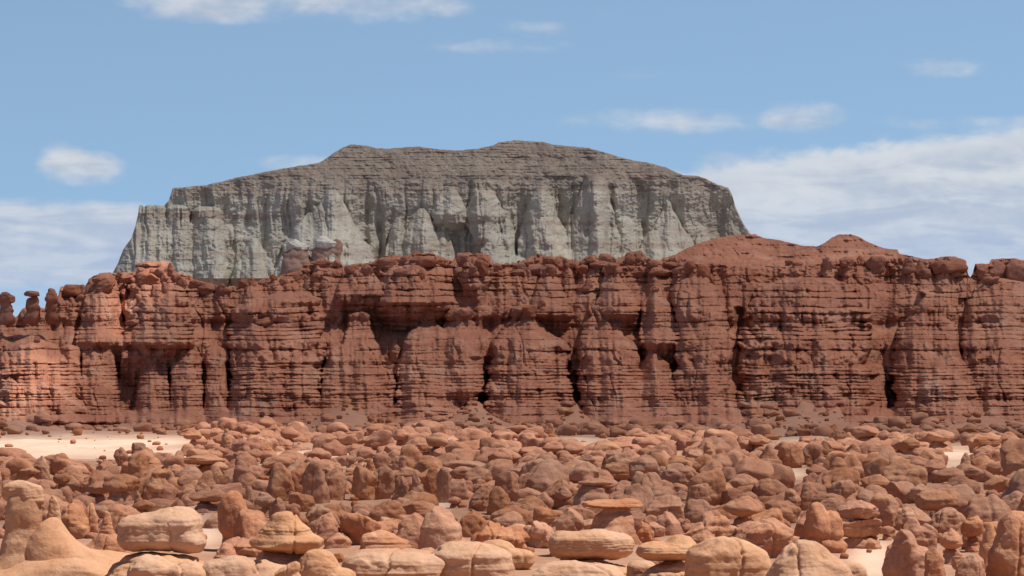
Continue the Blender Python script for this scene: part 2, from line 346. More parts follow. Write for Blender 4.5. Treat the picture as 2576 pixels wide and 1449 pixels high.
TW = [ # x centre, [(row, half width, x offset)...], centre depth, lean
    (1078, [(771,9),(776,19),(790,21),(797,17),(815,19),(833,44),(868,58),(905,72),(960,76),(1010,82),(1075,88)], 613, 0),
    (923, [(906,8),(915,20),(935,62),(960,70),(1010,72),(1075,78)], 607, 0),
    (1153, [(775,14),(783,32),(797,36),(805,30),(850,54),(900,64),(985,60),(1000,40)], 617, 0),
    (1320, [(768,10),(775,28),(793,31),(800,27),(816,46),(846,72,4),(870,92,12),(920,98,12),(1000,106,12),(1075,112,12)], 614, 0),
    (1515, [(771,14),(777,32),(788,34),(795,28),(815,44),(850,54),(884,72,12),(950,80,26),(1000,84,30),(1075,116,66)], 616, 0),
    (1558, [(850,10),(858,30),(880,44),(905,46),(915,38),(950,42)], 609, 0),
    (1645, [(886,5),(893,14),(905,24),(918,38),(960,52),(1000,66),(1075,80)], 609, 0),
    (1382, [(666,8),(674,22),(690,24),(697,19),(713,30),(757,44),(790,54)], 632, 0),
    (1540, [(663,10),(670,22),(684,24),(690,17),(713,26),(747,48,14),(790,56,14)], 630, 0),
    (1650, [(720,6),(727,14),(742,17),(764,34),(815,44,8),(862,46,10)], 622, 0),
    (1745, [(655,14),(664,34),(680,38),(700,40),(730,56),(812,62,20),(890,64,24),(960,70,18),(1060,78,14)], 624, 0),
    (1948, [(933,4),(938,10),(950,13),(958,11),(972,24),(1000,34),(1040,46),(1075,52)], 607, 0),
    (2318, [(732,5),(742,20,30),(770,34,24),(795,36,14),(812,62,14),(856,74,14),(890,84,18),(960,104,36),(1000,112,50),(1060,124,56)], 617, 0),
    (2455, [(940,5),(948,14),(956,12),(966,26),(1000,32),(1060,38)], 612, 0),
    (2112, [(779,5),(784,14),(797,16),(808,40),(868,48),(960,58)], 622, 0),
    (1896, [(824,10),(832,22),(870,28),(925,38)], 625, 0),
    (2195, [(916,12),(922,26),(950,30),(1000,36),(1062,42)], 616, 0),
    (693, [(738,40,40),(752,92,20),(778,110,0),(900,116,0),(1070,120,0)], 626, 0),
    (341, [(800,6),(806,24),(815,26),(821,16),(835,20),(852,34),(868,38),(900,40)], 618, 0),
    (470, [(880,10),(888,26),(910,36),(960,38),(1020,42),(1072,52)], 616, 0),
    (545, [(872,5),(880,24),(900,28),(935,26),(1000,28),(1070,32)], 615, 0),
    (386, [(888,20),(893,38),(905,40),(915,36),(940,34),(1010,42),(1070,50)], 617, 0),
    (905, [(786,10),(792,26),(806,24),(830,30),(870,42),(908,54),(960,60)], 618, 0),
    (860, [(866,10),(874,34),(900,44),(960,50),(1062,60)], 614, 0),
    (80, [(845,3),(850,14),(858,34),(872,58),(905,84),(955,92,8),(1004,104,14),(1062,116,14)], 603, 0),
    (176, [(869,8),(874,22),(882,25),(900,24),(1000,34),(1060,44)], 606, 0),
    (247, [(876,14),(880,36),(890,42),(905,40),(990,48),(1060,60)], 609, 0),
    (395, [(656,14),(664,40),(690,62),(720,70),(760,78),(860,84)], 640, 0),
    (255, [(688,14),(694,30),(712,36),(730,40),(800,50),(860,60)], 641, 0),
    (760, [(1035,6),(1040,24),(1060,40),(1078,52)], 603, 0),
    (1800, [(950,14),(958,40),(985,60),(1020,76),(1072,92)], 612, 0),
    (450, [(1030,10),(1036,34),(1050,60),(1075,80)], 607, 0),
    (2520, [(700,10),(710,60),(760,90),(900,100),(1060,110)], 634, 0),
    (2030, [(700,60),(720,120),(800,150),(940,160),(1060,180)], 640, 0),
    (1050, [(655,30),(668,60),(690,84),(760,100)], 646, 0),
    (640, [(715,8),(720,16),(730,20),(748,26),(760,30)], 636, 0),
    (905, [(672,10),(680,30),(700,46),(740,60)], 644, 0),
    (1195, [(636,20),(645,36),(665,40),(700,44),(720,30)], 643, 0),
]
FOOT = [(xc, [(t, w*.25), (t+6, w*.6), (t+16, w*.85), (t+40, w), (1112, w*1.25)], 604, 0) for xc, t, w in
        [(120, 1022, 60), (235, 1040, 40), (330, 1034, 46), (600, 1040, 60), (700, 1048, 50), (905, 1028, 70), (1010, 1040, 56), (1105, 1036, 46), (1290, 1046, 60), (1380, 1040, 44), (1520, 1044, 60), (1640, 1036, 56), (1700, 1006, 70), (1790, 1018, 60), (2160, 1030, 50), (2270, 1022, 64), (2360, 1034, 50), (2480, 1016, 44), (2560, 1030, 50)]]
def cliff_depth(px, py):
    pw, bv, lay, keep = pillows(px, py, bnd, amp, wf, 41)
    base = 646 + 5*fbm(px/260, .3, .1, 12, 3)
    base = base - 9*sstep(1500, 1800, px) + 4*sstep(500, 350, px)
    up = (1075-py)
    D = base - 30 + 0.088*up                                     # batter
    D = D + 3.5*sstep(868, 800, py) + 3.5*sstep(770, 700, py+14*fbm(px/90, .2, .9, 8, 2))   # benches
    D = D + 3.2*np.exp(-((py-823-6*fbm(px/120, 1., .2, 3, 2))/20)**2)   # recessive band
    D = D - 4.5*sstep(905, 1000, py)
    fl = fbm(px/46, py/260, .6, 61, 3); D = D - 4.6*fl           # broad buttresses and gullies
    D = D + 1.2*np.maximum(0, .16-np.abs(fbm(px/60+.6*fbm(px/90, py/90, .1, 6, 2), py/420, .3, 71, 2)))/.16 * sstep(1060, 1000, py)
    # red hill behind the right-hand rim
    foot = np.interp(px, [1650,1700,1780,1900,2000,2060,2100,2200,2270,2300], [640,650,662,676,672,664,656,654,650,640])
    hill = sstep(1670, 1740, px)*sstep(2300, 2250, px)
    roll = 6*fbm(px/80, py/22, .4, 91, 3)
    D = D + hill*np.maximum(0, foot-py)*0.085*(6.0+roll*.12)
    D = towers(D, px, py, TW + FOOT, 0.0849, bv, lay, 1.8, 200, ex=1.65)
    fade = 1-0.28*hill*sstep(2, 20, foot-py)
    rough = 0.65*fbm(px/34, py/30, .7, 15, 3) + .32*fbm(px/11, py/9, .2, 16, 3) + .10*perlin(px/3.6, py/3.2, .2, 18)
    kn = .35+.9*sstep(800, 640, py)+.5*np.clip(fbm(px/140, py/100, .6, 29, 2), -.5, .8)
    rough = rough + kn*(1.15*np.abs(perlin(px/24, py/19, .3, 27)) + .8*np.abs(perlin(px/10.5, py/8.5, .6, 28)) - .5)
    rough = rough + .3*np.abs(fbm(px/17+.5*perlin(px/40, py/40, .1, 35), py/95, .4, 34, 2))*sstep(1080, 990, py)
    qs = py + 4*fbm(px/200, py/160, .1, 48, 3) + 1.2*perlin(px/30, py/30, .4, 49)
    st = .5*perlin(qs/6.5, px/240, .5, 50) + 1.25*perlin(qs/17, px/260, .2, 51) + .35*perlin(qs/3.6, px/120, .8, 52)
    rough = rough + .95*st*np.clip(.35+1.3*fbm(px/110, py/60, .9, 53, 2)+.5*sstep(880, 960, py)+.9*sstep(1000, 1040, py), .12, 2.1)*(1-.7*hill)
    big = 0.75 + .5*fbm(px/120, py/90, .3, 19, 2)                # some faces massive, some blocky
    D = D - (pw*np.clip(big, .3, 1.4))*fade - rough*fade
    D = D - hill*sstep(2, 18, foot-py)*(1.9*perlin(qs/9.5, px/170, .3, 95) + 1.2*perlin(qs/4.6, px/80, .6, 96) - 1.4*np.abs(fbm((px+.9*(foot-py))/16, py/70, .2, 97, 2)))
    # thin drip-like cracks
    cr = np.abs(fbm(px/15 + .5*perlin(px/30, py/26, .2, 23), py/230, .8, 22, 2))
    D = D + 0.55*np.maximum(0, .05-cr)/.05*np.clip(.4+fbm(px/60, py/40, .9, 25, 2)*2, 0, 1)
    for xc, y0, y1, w, dp in [(576, 912, 1022, 9, 10), (1452, 935, 1035, 10, 9), (1205, 900, 992, 26, 8), (2240, 962, 1000, 19, 8), (1860, 775, 880, 13, 7), (804, 700, 770, 10, 6), (305, 742, 862, 7, 6), (1228, 800, 850, 26, 4), (965, 800, 862, 42, 4.5), (1745, 905, 925, 12, 4), (2060, 925, 940, 8, 3)]:
        D = D + .42*dp*np.exp(-np.abs((px-xc-4*perlin(py/24, xc, .3, 2))/w)**3)*sstep(y0-6, y0+6, py)*sstep(y1+14, y1-6, py)
    # foot of the cliff spreads into the floor
    D = D - np.minimum(0.0030*np.maximum(0, py-1012-26*fbm(px/70, .2, .7, 54, 3))**2, .34*np.maximum(0, py-1000))
    return D
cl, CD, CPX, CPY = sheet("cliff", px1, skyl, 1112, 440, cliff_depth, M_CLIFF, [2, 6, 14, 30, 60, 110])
cl['kind'] = 'structure'; cl['label'] = 'long red sandstone cliff with ledges, towers and dark crevices'
def cliff_at(px, py):
    j = int(np.clip(round((px-px1[0])/PXS), 0, len(px1)-1)); i = int(np.argmin(np.abs(CPY[:, j]-py)))
    return CD[i, j]

# ------------------------------------------------------------------ grey mesa
SKM = np.array([(262,700),(280,692),(296,664),(310,628),(330,600),(340,570),(347,540),(350,517),(356,515),(362,521),(372,515),(412,517),(424,505),(430,488),(434,474),(470,470),(520,465),(560,456),(600,446),(650,436),(700,426),(750,418),(800,410),(818,400),(834,389),(862,371),(884,363),(922,366),(950,373),(975,374),(1000,372),(1050,369),(1085,373),(1120,377),(1160,378),(1200,374),(1240,366),(1254,358),(1296,353),(1320,354),(1366,357),(1384,362),(1430,368),(1480,372),(1530,386),(1580,401),(1634,410),(1680,423),(1702,434),(1720,441),(1756,442),(1776,450),(1800,462),(1832,472),(1842,490),(1850,520),(1862,545),(1874,568),(1886,585),(1900,604),(1940,640)], float)
pxm = np.arange(258, 1942, 1.25)
skm = np.interp(pxm, SKM[:, 0], SKM[:, 1]) + 1.3*fbm(pxm/12, .3, .8, 6, 3)
rs = np.random.RandomState(8); bm = [340]
while bm[-1] < 735:
    y = bm[-1]; bm.append(y + (rs.uniform(4, 11) if y < 445 else rs.uniform(8, 20) if y < 485 else rs.uniform(10, 40)))
bm = np.array(bm); mm = (bm[1:]+bm[:-1])/2
am = np.select([mm < 445, mm < 485], [1.05, 1.0], .4); wm = np.select([mm < 445, mm < 485], [14., 8.], 4.)*rs.uniform(.8, 1.3, len(mm))
TM = [
    (834, [(478,10),(500,24),(531,40),(570,62),(610,88),(655,112),(710,150)], 1494, 0),
    (782, [(536,8),(546,18),(570,34),(610,60),(660,84),(710,110)], 1484, 0),
    (836, [(508,5),(514,9),(522,10),(528,7),(545,20),(590,40),(650,60)], 1478, 0),
    (816, [(594,10),(600,26),(612,34),(640,35),(652,37),(700,42)], 1462, 0),
    (752, [(602,8),(608,20),(618,32),(640,34),(648,40),(700,52)], 1466, 0),
    (1060, [(525,6),(545,22),(575,36),(610,46),(655,54),(700,60)], 1494, 0),
    (1000, [(548,4),(575,16),(620,26),(670,34)], 1498, 0),
    (1110, [(560,5),(585,18),(630,32),(670,40)], 1500, 0),
    (1240, [(551,4),(560,12),(585,22),(630,28),(680,34)], 1490, 0),
    (1277, [(556,5),(566,13),(600,17),(680,22)], 1494, 0),
    (1361, [(470,12),(500,26),(545,40),(580,58,6),(615,66,12),(655,76,16),(700,90,16)], 1494, 0),
    (1495, [(440,20),(476,34),(520,46),(560,52),(610,64),(650,70),(700,76)], 1500, 0),
    (1488, [(563,5),(580,18),(610,30),(650,40),(700,46)], 1482, 0),
    (1440, [(540,5),(570,16),(620,26),(680,34)], 1490, 0),
    (1569, [(545,8),(552,20),(566,28),(620,32),(690,34)], 1500, 0),
    (1680, [(506,3),(514,8),(530,12),(545,22),(575,40),(600,58),(630,80),(680,110)], 1488, 0),
    (1768, [(585,4),(590,12),(605,18),(650,24)], 1486, 0),
    (1220, [(480,20),(510,38),(545,52),(580,40),(600,30)], 1504, 0),
    (1130, [(470,10),(500,30),(540,44),(560,40)], 1508, 0),
    (368, [(514,8),(520,18),(560,26),(610,34),(660,44),(710,60)], 1494, 0),
    (402, [(516,10),(524,16),(560,22),(620,30),(700,40)], 1496, 0),
    (445, [(516,14),(524,26),(560,30),(640,36),(700,44)], 1500, 0),
    (520, [(520,20),(530,38),(600,44),(700,54)], 1504, 0),
    (345, [(560,6),(580,20),(620,30),(660,40),(710,60)], 1484, 0),
    (640, [(600,6),(625,20),(655,40),(700,60)], 1492, 0),
    (1330, [(640,30),(648,60),(660,90),(690,120)], 1474, 0),
    (1690, [(632,40),(642,70),(660,100),(690,120)], 1476, 0),
]
def mesa_depth(px, py):
    pw, bv, lay, keep = pillows(px, py, bm, am, wm, 141, 3.0)
    D = 1514 + 12*fbm(px/240, .3, .4, 52, 3) + 0*py
    D = D + np.maximum(0, 442-py)*0.2055*1.5 + np.maximum(0, 486-np.maximum(py, 442))*0.2055*.75 - np.maximum(0, py-486)*.2055*.12 - np.maximum(0, py-560)*.2055*.45
    D = D + .0003*np.maximum(0, np.abs(px-1080)-500)**2*.25
    q = px + 8*fbm(px/60, py/70, .2, 55, 2)
    amp = sstep(430, 500, py)
    D = D - amp*9*fbm(q/62, py/420, .4, 57, 2)
    D = D + amp*2.2*np.maximum(0, .22-np.abs(fbm(q/48, py/500, .9, 58, 2)))/.22*sstep(1900, 1500, px)
    D = towers(D, px, py, TM, .2055, bv*0+.7, lay*0, 4.0, 400, .05, 1.35, 1.15, .06, lambda dc: float(np.clip(6.0+(1496-dc)*.25, 1.5, 12)), )
    D = D - amp*1.9*np.abs(fbm(q/17, py/130, .1, 59, 3)) - amp*1.3*np.abs(perlin(q/30, py/45, .7, 67)) - (1-amp)*3*fbm(q/70, py/60, .5, 63, 3)
    for xc, y0, y1, w, dp in [(954, 560, 665, 9, 16), (975, 590, 665, 5, 9), (1138, 545, 650, 13, 12), (1532, 560, 655, 8, 14), (1190, 560, 640, 8, 8), (386, 518, 545, 2.5, 7), (418, 518, 560, 2.5, 7), (452, 520, 566, 3, 7), (590, 560, 660, 4, 4), (1620, 540, 640, 8, 6)]:
        D = D + .35*dp*np.exp(-np.abs((px-xc-5*perlin(py/40, xc, .3, 2))/w)**3)*sstep(y0-16, y0+26, py)*sstep(y1+14, y1-6, py)
    D = D - pw - 1.2*fbm(px/26, py/22, .1, 65, 3) - .6*fbm(px/8, py/6, .4, 66, 3)
    return D
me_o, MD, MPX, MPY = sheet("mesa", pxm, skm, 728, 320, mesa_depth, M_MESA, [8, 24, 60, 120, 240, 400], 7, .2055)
me_o['kind'] = 'structure'; me_o['label'] = 'broad grey-green mesa with fluted cliffs above the red rim'

# ------------------------------------------------------------------ clouds out of the picture, whose shadows lie on the valley
CH = 430.0
off = SUN_DIR*CH/math.tan(math.radians(SUN_EL))
def shadow(x, y):
    """how thick the cloud is over the ground point (x, y), 0..1"""
    n = fbm(x/70, y/90, .3, 301, 4); n2 = fbm(x/26, y/34, .8, 305, 3)
    def ell(cx, cy, rx, ry, s=1.0): return s*np.exp(-(((x-cx)/rx)**2 + ((y-cy)/ry)**2)**1.5)
    far = sstep(435, 515, y + 30*n + 12*n2)
    mid = .46*sstep(176, 205, y + .12*x + 14*n + 7*n2)
    d = np.maximum(far, mid)
    d = d*(1-ell(-66, 440, 50, 105, 1.0))*(1-ell(-105, 603, 14, 24, 1.0))*(1-ell(-95, 655, 9, 26, 1.0))
    d = d*(1-ell(8, 400, 30, 60, .95))*(1-ell(62, 400, 30, 40, .8))*(1-ell(-38, 300, 30, 22, .55))*(1-ell(30, 300, 26, 18, .5))*(1-ell(52, 172, 16, 14, .8))
    d = d*(1+.25*n2)
    edge = sstep(-520, -430, x)*sstep(520, 430, x)*sstep(1950, 1800, y)
    return np.clip(d, 0, 1)*edge
def cloud(name, y0, y1, stepx, stepy, label):
    xs = np.arange(-540, 541, stepx); ys = np.arange(y0, y1, stepy)
    cx, cy = np.meshgrid(xs, ys); den = shadow(cx, cy)
    lump = 1+.4*fbm(cx/40, cy/40, .1, 311, 3)
    top = CH + 1 + 7*np.sqrt(den)*lump; bot = CH - .5 - 2*den*lump
    nr, nc = cx.shape; n = nr*nc
    Vt = np.stack([cx+off[0], cy+off[1], top], -1).reshape(-1, 3); Vb = np.stack([cx+off[0], cy+off[1], bot], -1).reshape(-1, 3)
    f = grid_faces(nr, nc); dd = den.ravel(); f = f[dd[f].max(1) > 0.02]
    me = mesh_from(name, np.concatenate([Vt, Vb]), np.concatenate([f, f[:, ::-1]+n]), M_CLOUD)
    at = me.attributes.new("cloud_cover", 'FLOAT', 'POINT'); at.data.foreach_set("value", np.concatenate([dd, dd]).astype(np.float32))
    o = link(name, me); o['kind'] = 'structure'; o['label'] = label
M_CLOUD = bpy.data.materials.new("cloud"); M_CLOUD.use_nodes = True
g = G(M_CLOUD.node_tree); g.n.clear()
den = g.new('ShaderNodeAttribute', attribute_name="cloud_cover").outputs['Fac']
# each surface lets through exp(-k*density)
tr = g.m('POWER', 2.71828, g.m('MULTIPLY', den, -.52))
tp = g.new('ShaderNodeBsdfTransparent'); df = g.new('ShaderNodeBsdfDiffuse'); df.inputs[0].default_value = (.8, .8, .8, 1)
mx = g.new('ShaderNodeMixShader'); g.put(mx.inputs[0], tr); g.l.new(df.outputs[0], mx.inputs[1]); g.l.new(tp.outputs[0], mx.inputs[2])
g.l.new(mx.outputs[0], g.new('ShaderNodeOutputMaterial').inputs[0])
cloud("cloud", 110, 760, 5, 5, "broken cloud high above the valley")
cloud("cloud", 760, 2000, 16, 16, "broken cloud high above the mesa")

# ------------------------------------------------------------------ rocks
ICO = {}
def ico(n):
    if n not in ICO:
        b = bmesh.new(); bmesh.ops.create_icosphere(b, subdivisions=n, radius=1.0)
        v = np.array([x.co[:] for x in b.verts]); b.verts.index_update()
        f = np.array([[q.index for q in p.verts] for p in b.faces], np.int32); b.free(); ICO[n] = (v, f)
    return ICO[n]
def sdf(P, L, k):
    d = None
    for (cx, cy, cz, rx, ry, rz, p, an) in L:
        q = P - (cx, cy, cz)
        if an:
            c, s = math.cos(an), math.sin(an); q = np.stack([c*q[:, 0]+s*q[:, 2], q[:, 1], -s*q[:, 0]+c*q[:, 2]], -1)
        e = (np.abs(q/(rx, ry, rz))**p).sum(1)**(1/p)
        e = (e-1)*min(rx, ry, rz)
        d = e if d is None else smin(d, e, k)
    return d
def solid(L, wd, dp, ht, sub, seed, k=.06, rough=.05, bed=.02, cracks=(), grooves=(), pits=0, c0=.42, billow=2.0, facets=7):
    """a weathered rock: smooth union of lobes (unit coordinates) traced from outside, then worn by noise, bedding and cracks"""
    sc = np.array([wd/2, dp/2, ht])
    LL = [(l[0]*sc[0], l[1]*sc[1], l[2]*sc[2], l[3]*sc[0], l[4]*sc[1], l[5]*sc[2], l[6] if len(l) > 6 else 2.4, l[7] if len(l) > 7 else 0) for l in L]
    v, f = ico(sub)
    c = np.array([0, 0, c0*ht]); dv = v*np.array([wd/2, dp/2, ht*.58])
    ln = np.linalg.norm(dv, axis=1); t = np.full(len(v), 1.75)
    for _ in range(20):
        d = sdf(c + dv*t[:, None], LL, k*wd); t = np.clip(t - .75*d/ln, .03, 2.2)
    P = c + dv*t[:, None]
    n = v/np.array([wd/2, dp/2, ht*.58]); n /= np.linalg.norm(n, axis=1)[:, None]
    rp = random.Random(seed*7+1); half = np.array([wd/2, dp/2, ht*.55]); pc = np.array([0, 0, ht*.45])
    for _ in range(facets):
        a_ = rp.uniform(0, 6.283); e_ = rp.uniform(-.35, 1.15); nn = np.array([math.cos(a_)*math.cos(e_), math.sin(a_)*math.cos(e_), math.sin(e_)])
        q = ((P-pc)/half) @ nn; h_ = rp.uniform(.54, .88); ex_ = q-h_
        P = P - (np.where(ex_ > .12, ex_-.06, np.maximum(ex_, 0)**2/.24)*.85)[:, None]*nn*half
    w = min(wd, ht*1.6); Q = P/w + seed*3.17
    bl = np.abs(perlin(Q[:, 0]*1.5, Q[:, 1]*1.5, Q[:, 2]*1.9, seed+21)) + .5*np.abs(perlin(Q[:, 0]*3.3+bed, Q[:, 1]*3.3, Q[:, 2]*4.2, seed+22))
    a = rough*w*(0.7*fbm(Q[:, 0]*1.7, Q[:, 1]*1.7, Q[:, 2]*2.0, seed, 3) + billow*(bl-.35))
    if sub >= 4: a += .30*rough*w*fbm(Q[:, 0]*7, Q[:, 1]*7, Q[:, 2]*9, seed+7, 3)
    P = P + n*a[:, None]
    z = P[:, 2]/ht + .05*perlin(Q[:, 0]*2, Q[:, 1]*2, .3, seed+2)
    b = bed*wd*(fbm(z*7+seed, .4, .6, seed+3, 3))
    for z0, dep, gw in grooves: b = b - dep*wd*np.exp(-((z-z0)/gw)**2)
    hv = n.copy(); hv[:, 2] = 0
    P = P + hv*b[:, None]
    for x0, ang, dep, cw in cracks:
        q = (P[:, 0]*math.cos(ang)+P[:, 1]*math.sin(ang))/(wd/2) + .10*perlin(P[:, 2]/ht*3, .5, seed+.3, seed+11) - x0
        P = P - n*(dep*wd*np.exp(-np.abs(q/cw)**1.5))[:, None]
    if pits:
        pn = perlin(Q[:, 0]*4.5, Q[:, 1]*4.5, Q[:, 2]*5.5, seed+13)
        P = P - n*(pits*w*sstep(.36, .62, pn))[:, None]
    x0, x1 = P[:, 0].min(), P[:, 0].max()
    P[:, 0] = (P[:, 0]-(x0+x1)/2)*wd/(x1-x0); P[:, 2] *= ht/P[:, 2].max()
    return P, f
def lobes(kind, r):
    u = r.uniform
    if kind == 'loaf':
        return [(0,0,.47,.97,.95,.47,2.7), (u(-.5,-.2),u(-.3,.3),.52,.55,.7,.44,2.4), (u(.2,.5),u(-.3,.3),.5,.5,.75,.40,2.4)]
    if kind == 'dome':
        return [(0,0,.14,1.0,1.0,.46,2.5), (u(-.1,.1),0,.38,.84,.86,.46,2.6,u(-.3,.3)), (u(-.3,.3),u(-.2,.2),.5,.62,.7,.48,2.3), (u(-.5,.5),-.3,.3,.5,.5,.45,2.4)]
    if kind == 'boulder':
        return [(0,0,.16,.62,.62,.34,2.4), (u(-.1,.1),0,.55,.90,.88,.40,2.9,u(-.22,.22)), (u(-.4,.4),u(-.4,.1),u(.62,.74),u(.45,.62),.55,u(.24,.32),2.6,u(-.4,.4)), (u(-.6,.6),u(-.7,-.2),u(.36,.48),u(.4,.55),.45,u(.22,.30),2.6,u(-.4,.4)), (u(-.6,.6),u(-.3,.3),.2,.5,.5,.3,2.4)]
    if kind == 'cluster':
        L = [(0,0,.18,.66,.66,.34,2.4), (0,0,.42,.66,.66,.36,2.4)]; n = r.randint(5, 7)
        for i in range(n):
            a = i/n*6.283+u(-.3,.3); q = u(.38,.64)
            L.append((q*math.cos(a), q*math.sin(a), u(.36,.66), u(.32,.50), u(.34,.50), u(.20,.34), 2.8, u(-.4,.4)))
        return L + [(u(-.25,.25),u(-.3,.1),.74,u(.36,.5),.45,.25,2.6,u(-.4,.4))]
    if kind == 'column':
        a = u(-.14,.14); b = u(-.14,.14)
        return [(0,0,.10,.95,.98,.22,2.6), (a*.5,0,.34,.76,.80,.26,2.9,u(-.1,.1)), (a,0,.60,.80,.80,.22,2.9,u(-.15,.15)), (a+b,0,.83,.66,.70,.16,2.6,u(-.25,.25)), (b,-.35,.45,.5,.6,.26,2.5,u(-.2,.2))]
    if kind == 'cone':
        a = u(-.2,.2)
        return [(0,0,.10,1.0,1.0,.28,2.3), (a*.4,0,.32,.74,.76,.30,2.3), (a*.8,0,.56,.52,.55,.28,2.3), (a,0,.80,.30,.34,.20,2.3)]
    if kind == 'block':
        return [(0,0,.14,.78,.78,.36,3.0), (0,0,.54,.93,.93,.42,3.8,u(-.12,.12)), (u(-.4,.4),0,.74,.55,.7,.24,2.8,u(-.3,.3)), (u(-.5,.5),-.35,.36,.5,.6,.28,2.8,u(-.3,.3))]
    if kind == 'tooth':
        a = u(-.25,.25)
        return [(0,0,.10,1.0,.95,.30,2.6), (a*.3,0,.34,.80,.80,.34,2.6), (a*.7,0,.60,.54,.62,.30,2.5), (a,0,.82,.28,.42,.18,2.3)]
    if kind == 'cap':
        return [(0,0,.40,1.0,1.0,.36,2.3), (u(-.2,.2),u(-.2,.2),.66,.6,.66,.33,2.2), (u(-.5,.5),u(-.3,.3),.46,.52,.6,.36,2.4)]
    if kind == 'flatcap':
        return [(0,0,.5,.98,.98,.46,2.8), (u(-.5,.5),u(-.3,.3),.62,.5,.6,.38,2.4), (u(-.5,.5),-.3,.5,.5,.55,.42,2.4)]
    if kind == 'stem':
        return [(0,0,.02,1.28,1.25,.46,2.1), (0,0,.5,.82,.82,.58,3.0), (u(-.2,.2),-.2,.30,.85,.8,.34,2.4)]
    raise ValueError(kind)

def thing(name, loc, label, cat, group):
    o = bpy.data.objects.new(name, None); S.collection.objects.link(o); o.location = loc
    o['label'] = label; o['category'] = cat
    if group: o['group'] = group
    o.empty_display_size = .5
    return o
NM = dict(loaf='loaf_rock', dome='domed_boulder', boulder='boulder', cluster='lobed_boulder', column='rock_pillar', cone='conical_rock', block='block_boulder',
          tooth='pointed_rock', mushroom='mushroom_rock', table='table_rock', stack='layered_rock')
CAT = dict(loaf='boulder', dome='boulder', boulder='boulder', cluster='boulder', column='rock pillar', cone='rock cone', block='boulder', tooth='pointed rock',
           mushroom='mushroom rock', table='table rock', stack='layered rock')
GRP = 'sandstone goblin rocks crowding the valley floor'
def make_parts(kind, wd, dp, ht, sub, seed, lob=None, k=None, **kw):
    """[(part name, verts, faces, z offset)] ; one unnamed piece for a single rock"""
    r = random.Random(seed)
    if kind in ('mushroom', 'table'):
        hs = kw.pop('split', .50 if kind == 'mushroom' else .55); sw = kw.pop('stemw', r.uniform(.52, .68) if kind == 'mushroom' else .74)
        kw.pop('lean', 0)
        cl_ = lob or lobes('cap' if kind == 'mushroom' else 'flatcap', r)
        P, f = solid(cl_, wd, dp, ht*(1-hs)*1.12, sub, seed, k or .05, kw.get('rough', .045), .018, kw.get('cracks', ()), kw.get('grooves', ()), kw.get('pits', 0), c0=.45, billow=kw.get('billow', 1.6), facets=kw.get('facets', 6))
        Q, f2 = solid(lobes('stem', r), wd*sw*1.25, dp*sw*1.25, ht*hs*1.10+.1, sub, seed+5, .14, .04, .03, (), ((r.uniform(.72,.9), .05, .05),), 0, facets=3)
        return [('cap', P, f, ht*hs*.98), ('stem', Q, f2, -.05*ht)]
    if kind == 'stack':
        n = kw.pop('n', 3); out = []
        for i in range(n):
            h = ht/n; s = (1.0, 1.04, .98, .9)[i] if n < 5 else 1
            P, f = solid([(0,0,.5,.96*s,.96*s,.56,3.6), (r.uniform(-.3,.3),-.25,.55,.7,.75,.48,3.0)], wd, dp, h*1.06, sub, seed+i*3, .05, .045, .02, ((r.uniform(-.4,.4), .2, .03, .05),), (), kw.get('pits', 0), c0=.5)
            P[:, 0] += r.uniform(-.04, .04)*wd
            out.append(('block', P, f, i*h*.985))
        return out
    if k is None: k = dict(cluster=.022, boulder=.03, block=.035, column=.045).get(kind, .06)
    r2 = random.Random(seed+99)
    if 'cracks' not in kw and kind in ('boulder', 'block', 'dome', 'cluster', 'loaf'):
        kw['cracks'] = [(r2.uniform(-.5,.5), r2.uniform(-.7,.7), .045, .03)] if r2.random() < .7 else []
    if 'grooves' not in kw and kind in ('boulder', 'block', 'column', 'cone'):
        kw['grooves'] = [(r2.uniform(.3,.75), .03, .028)]
    if 'pits' not in kw and r2.random() < .35: kw['pits'] = .025
    kw.pop('as_', 0); kw.pop('n', 0); kw.pop('split', 0); kw.pop('stemw', 0); kw.pop('lean', 0)
    P, f = solid(lob or lobes(kind, r), wd, dp, ht, sub, seed, k, **kw)
    return [('', P, f, 0)]
PLACED = []      # (px, py of the middle, x, y, radius, short name)
def rotz(P, a):
    c, s = math.cos(a), math.sin(a); Q = P.copy(); Q[:, 0] = c*P[:, 0]-s*P[:, 1]; Q[:, 1] = s*P[:, 0]+c*P[:, 1]; return Q
def put_rock(kind, x, y, wd, dp, ht, sub, seed, label, mat, group=GRP, rot=0., zb=None, name=None, cat=None, **kw):
    if zb is None: zb = float(ground(x, y)) - .10*ht - .1
    parts = make_parts(kind, wd, dp, ht, sub, seed, **kw)
    name = name or NM[kind]; cat = cat or CAT[kind]
    if len(parts) == 1:
        o = link(name, mesh_from(name, rotz(parts[0][1], rot), parts[0][2], mat)); o.location = (x, y, zb)
        o['label'] = label; o['category'] = cat
        if group: o['group'] = group
        return o
    t = thing(name, (x, y, zb), label, cat, group)
    for nm, P, f, dz in parts:
        o = link(nm, mesh_from(nm, rotz(P, rot), f, mat), t); o.location = (0, 0, dz)
    return t
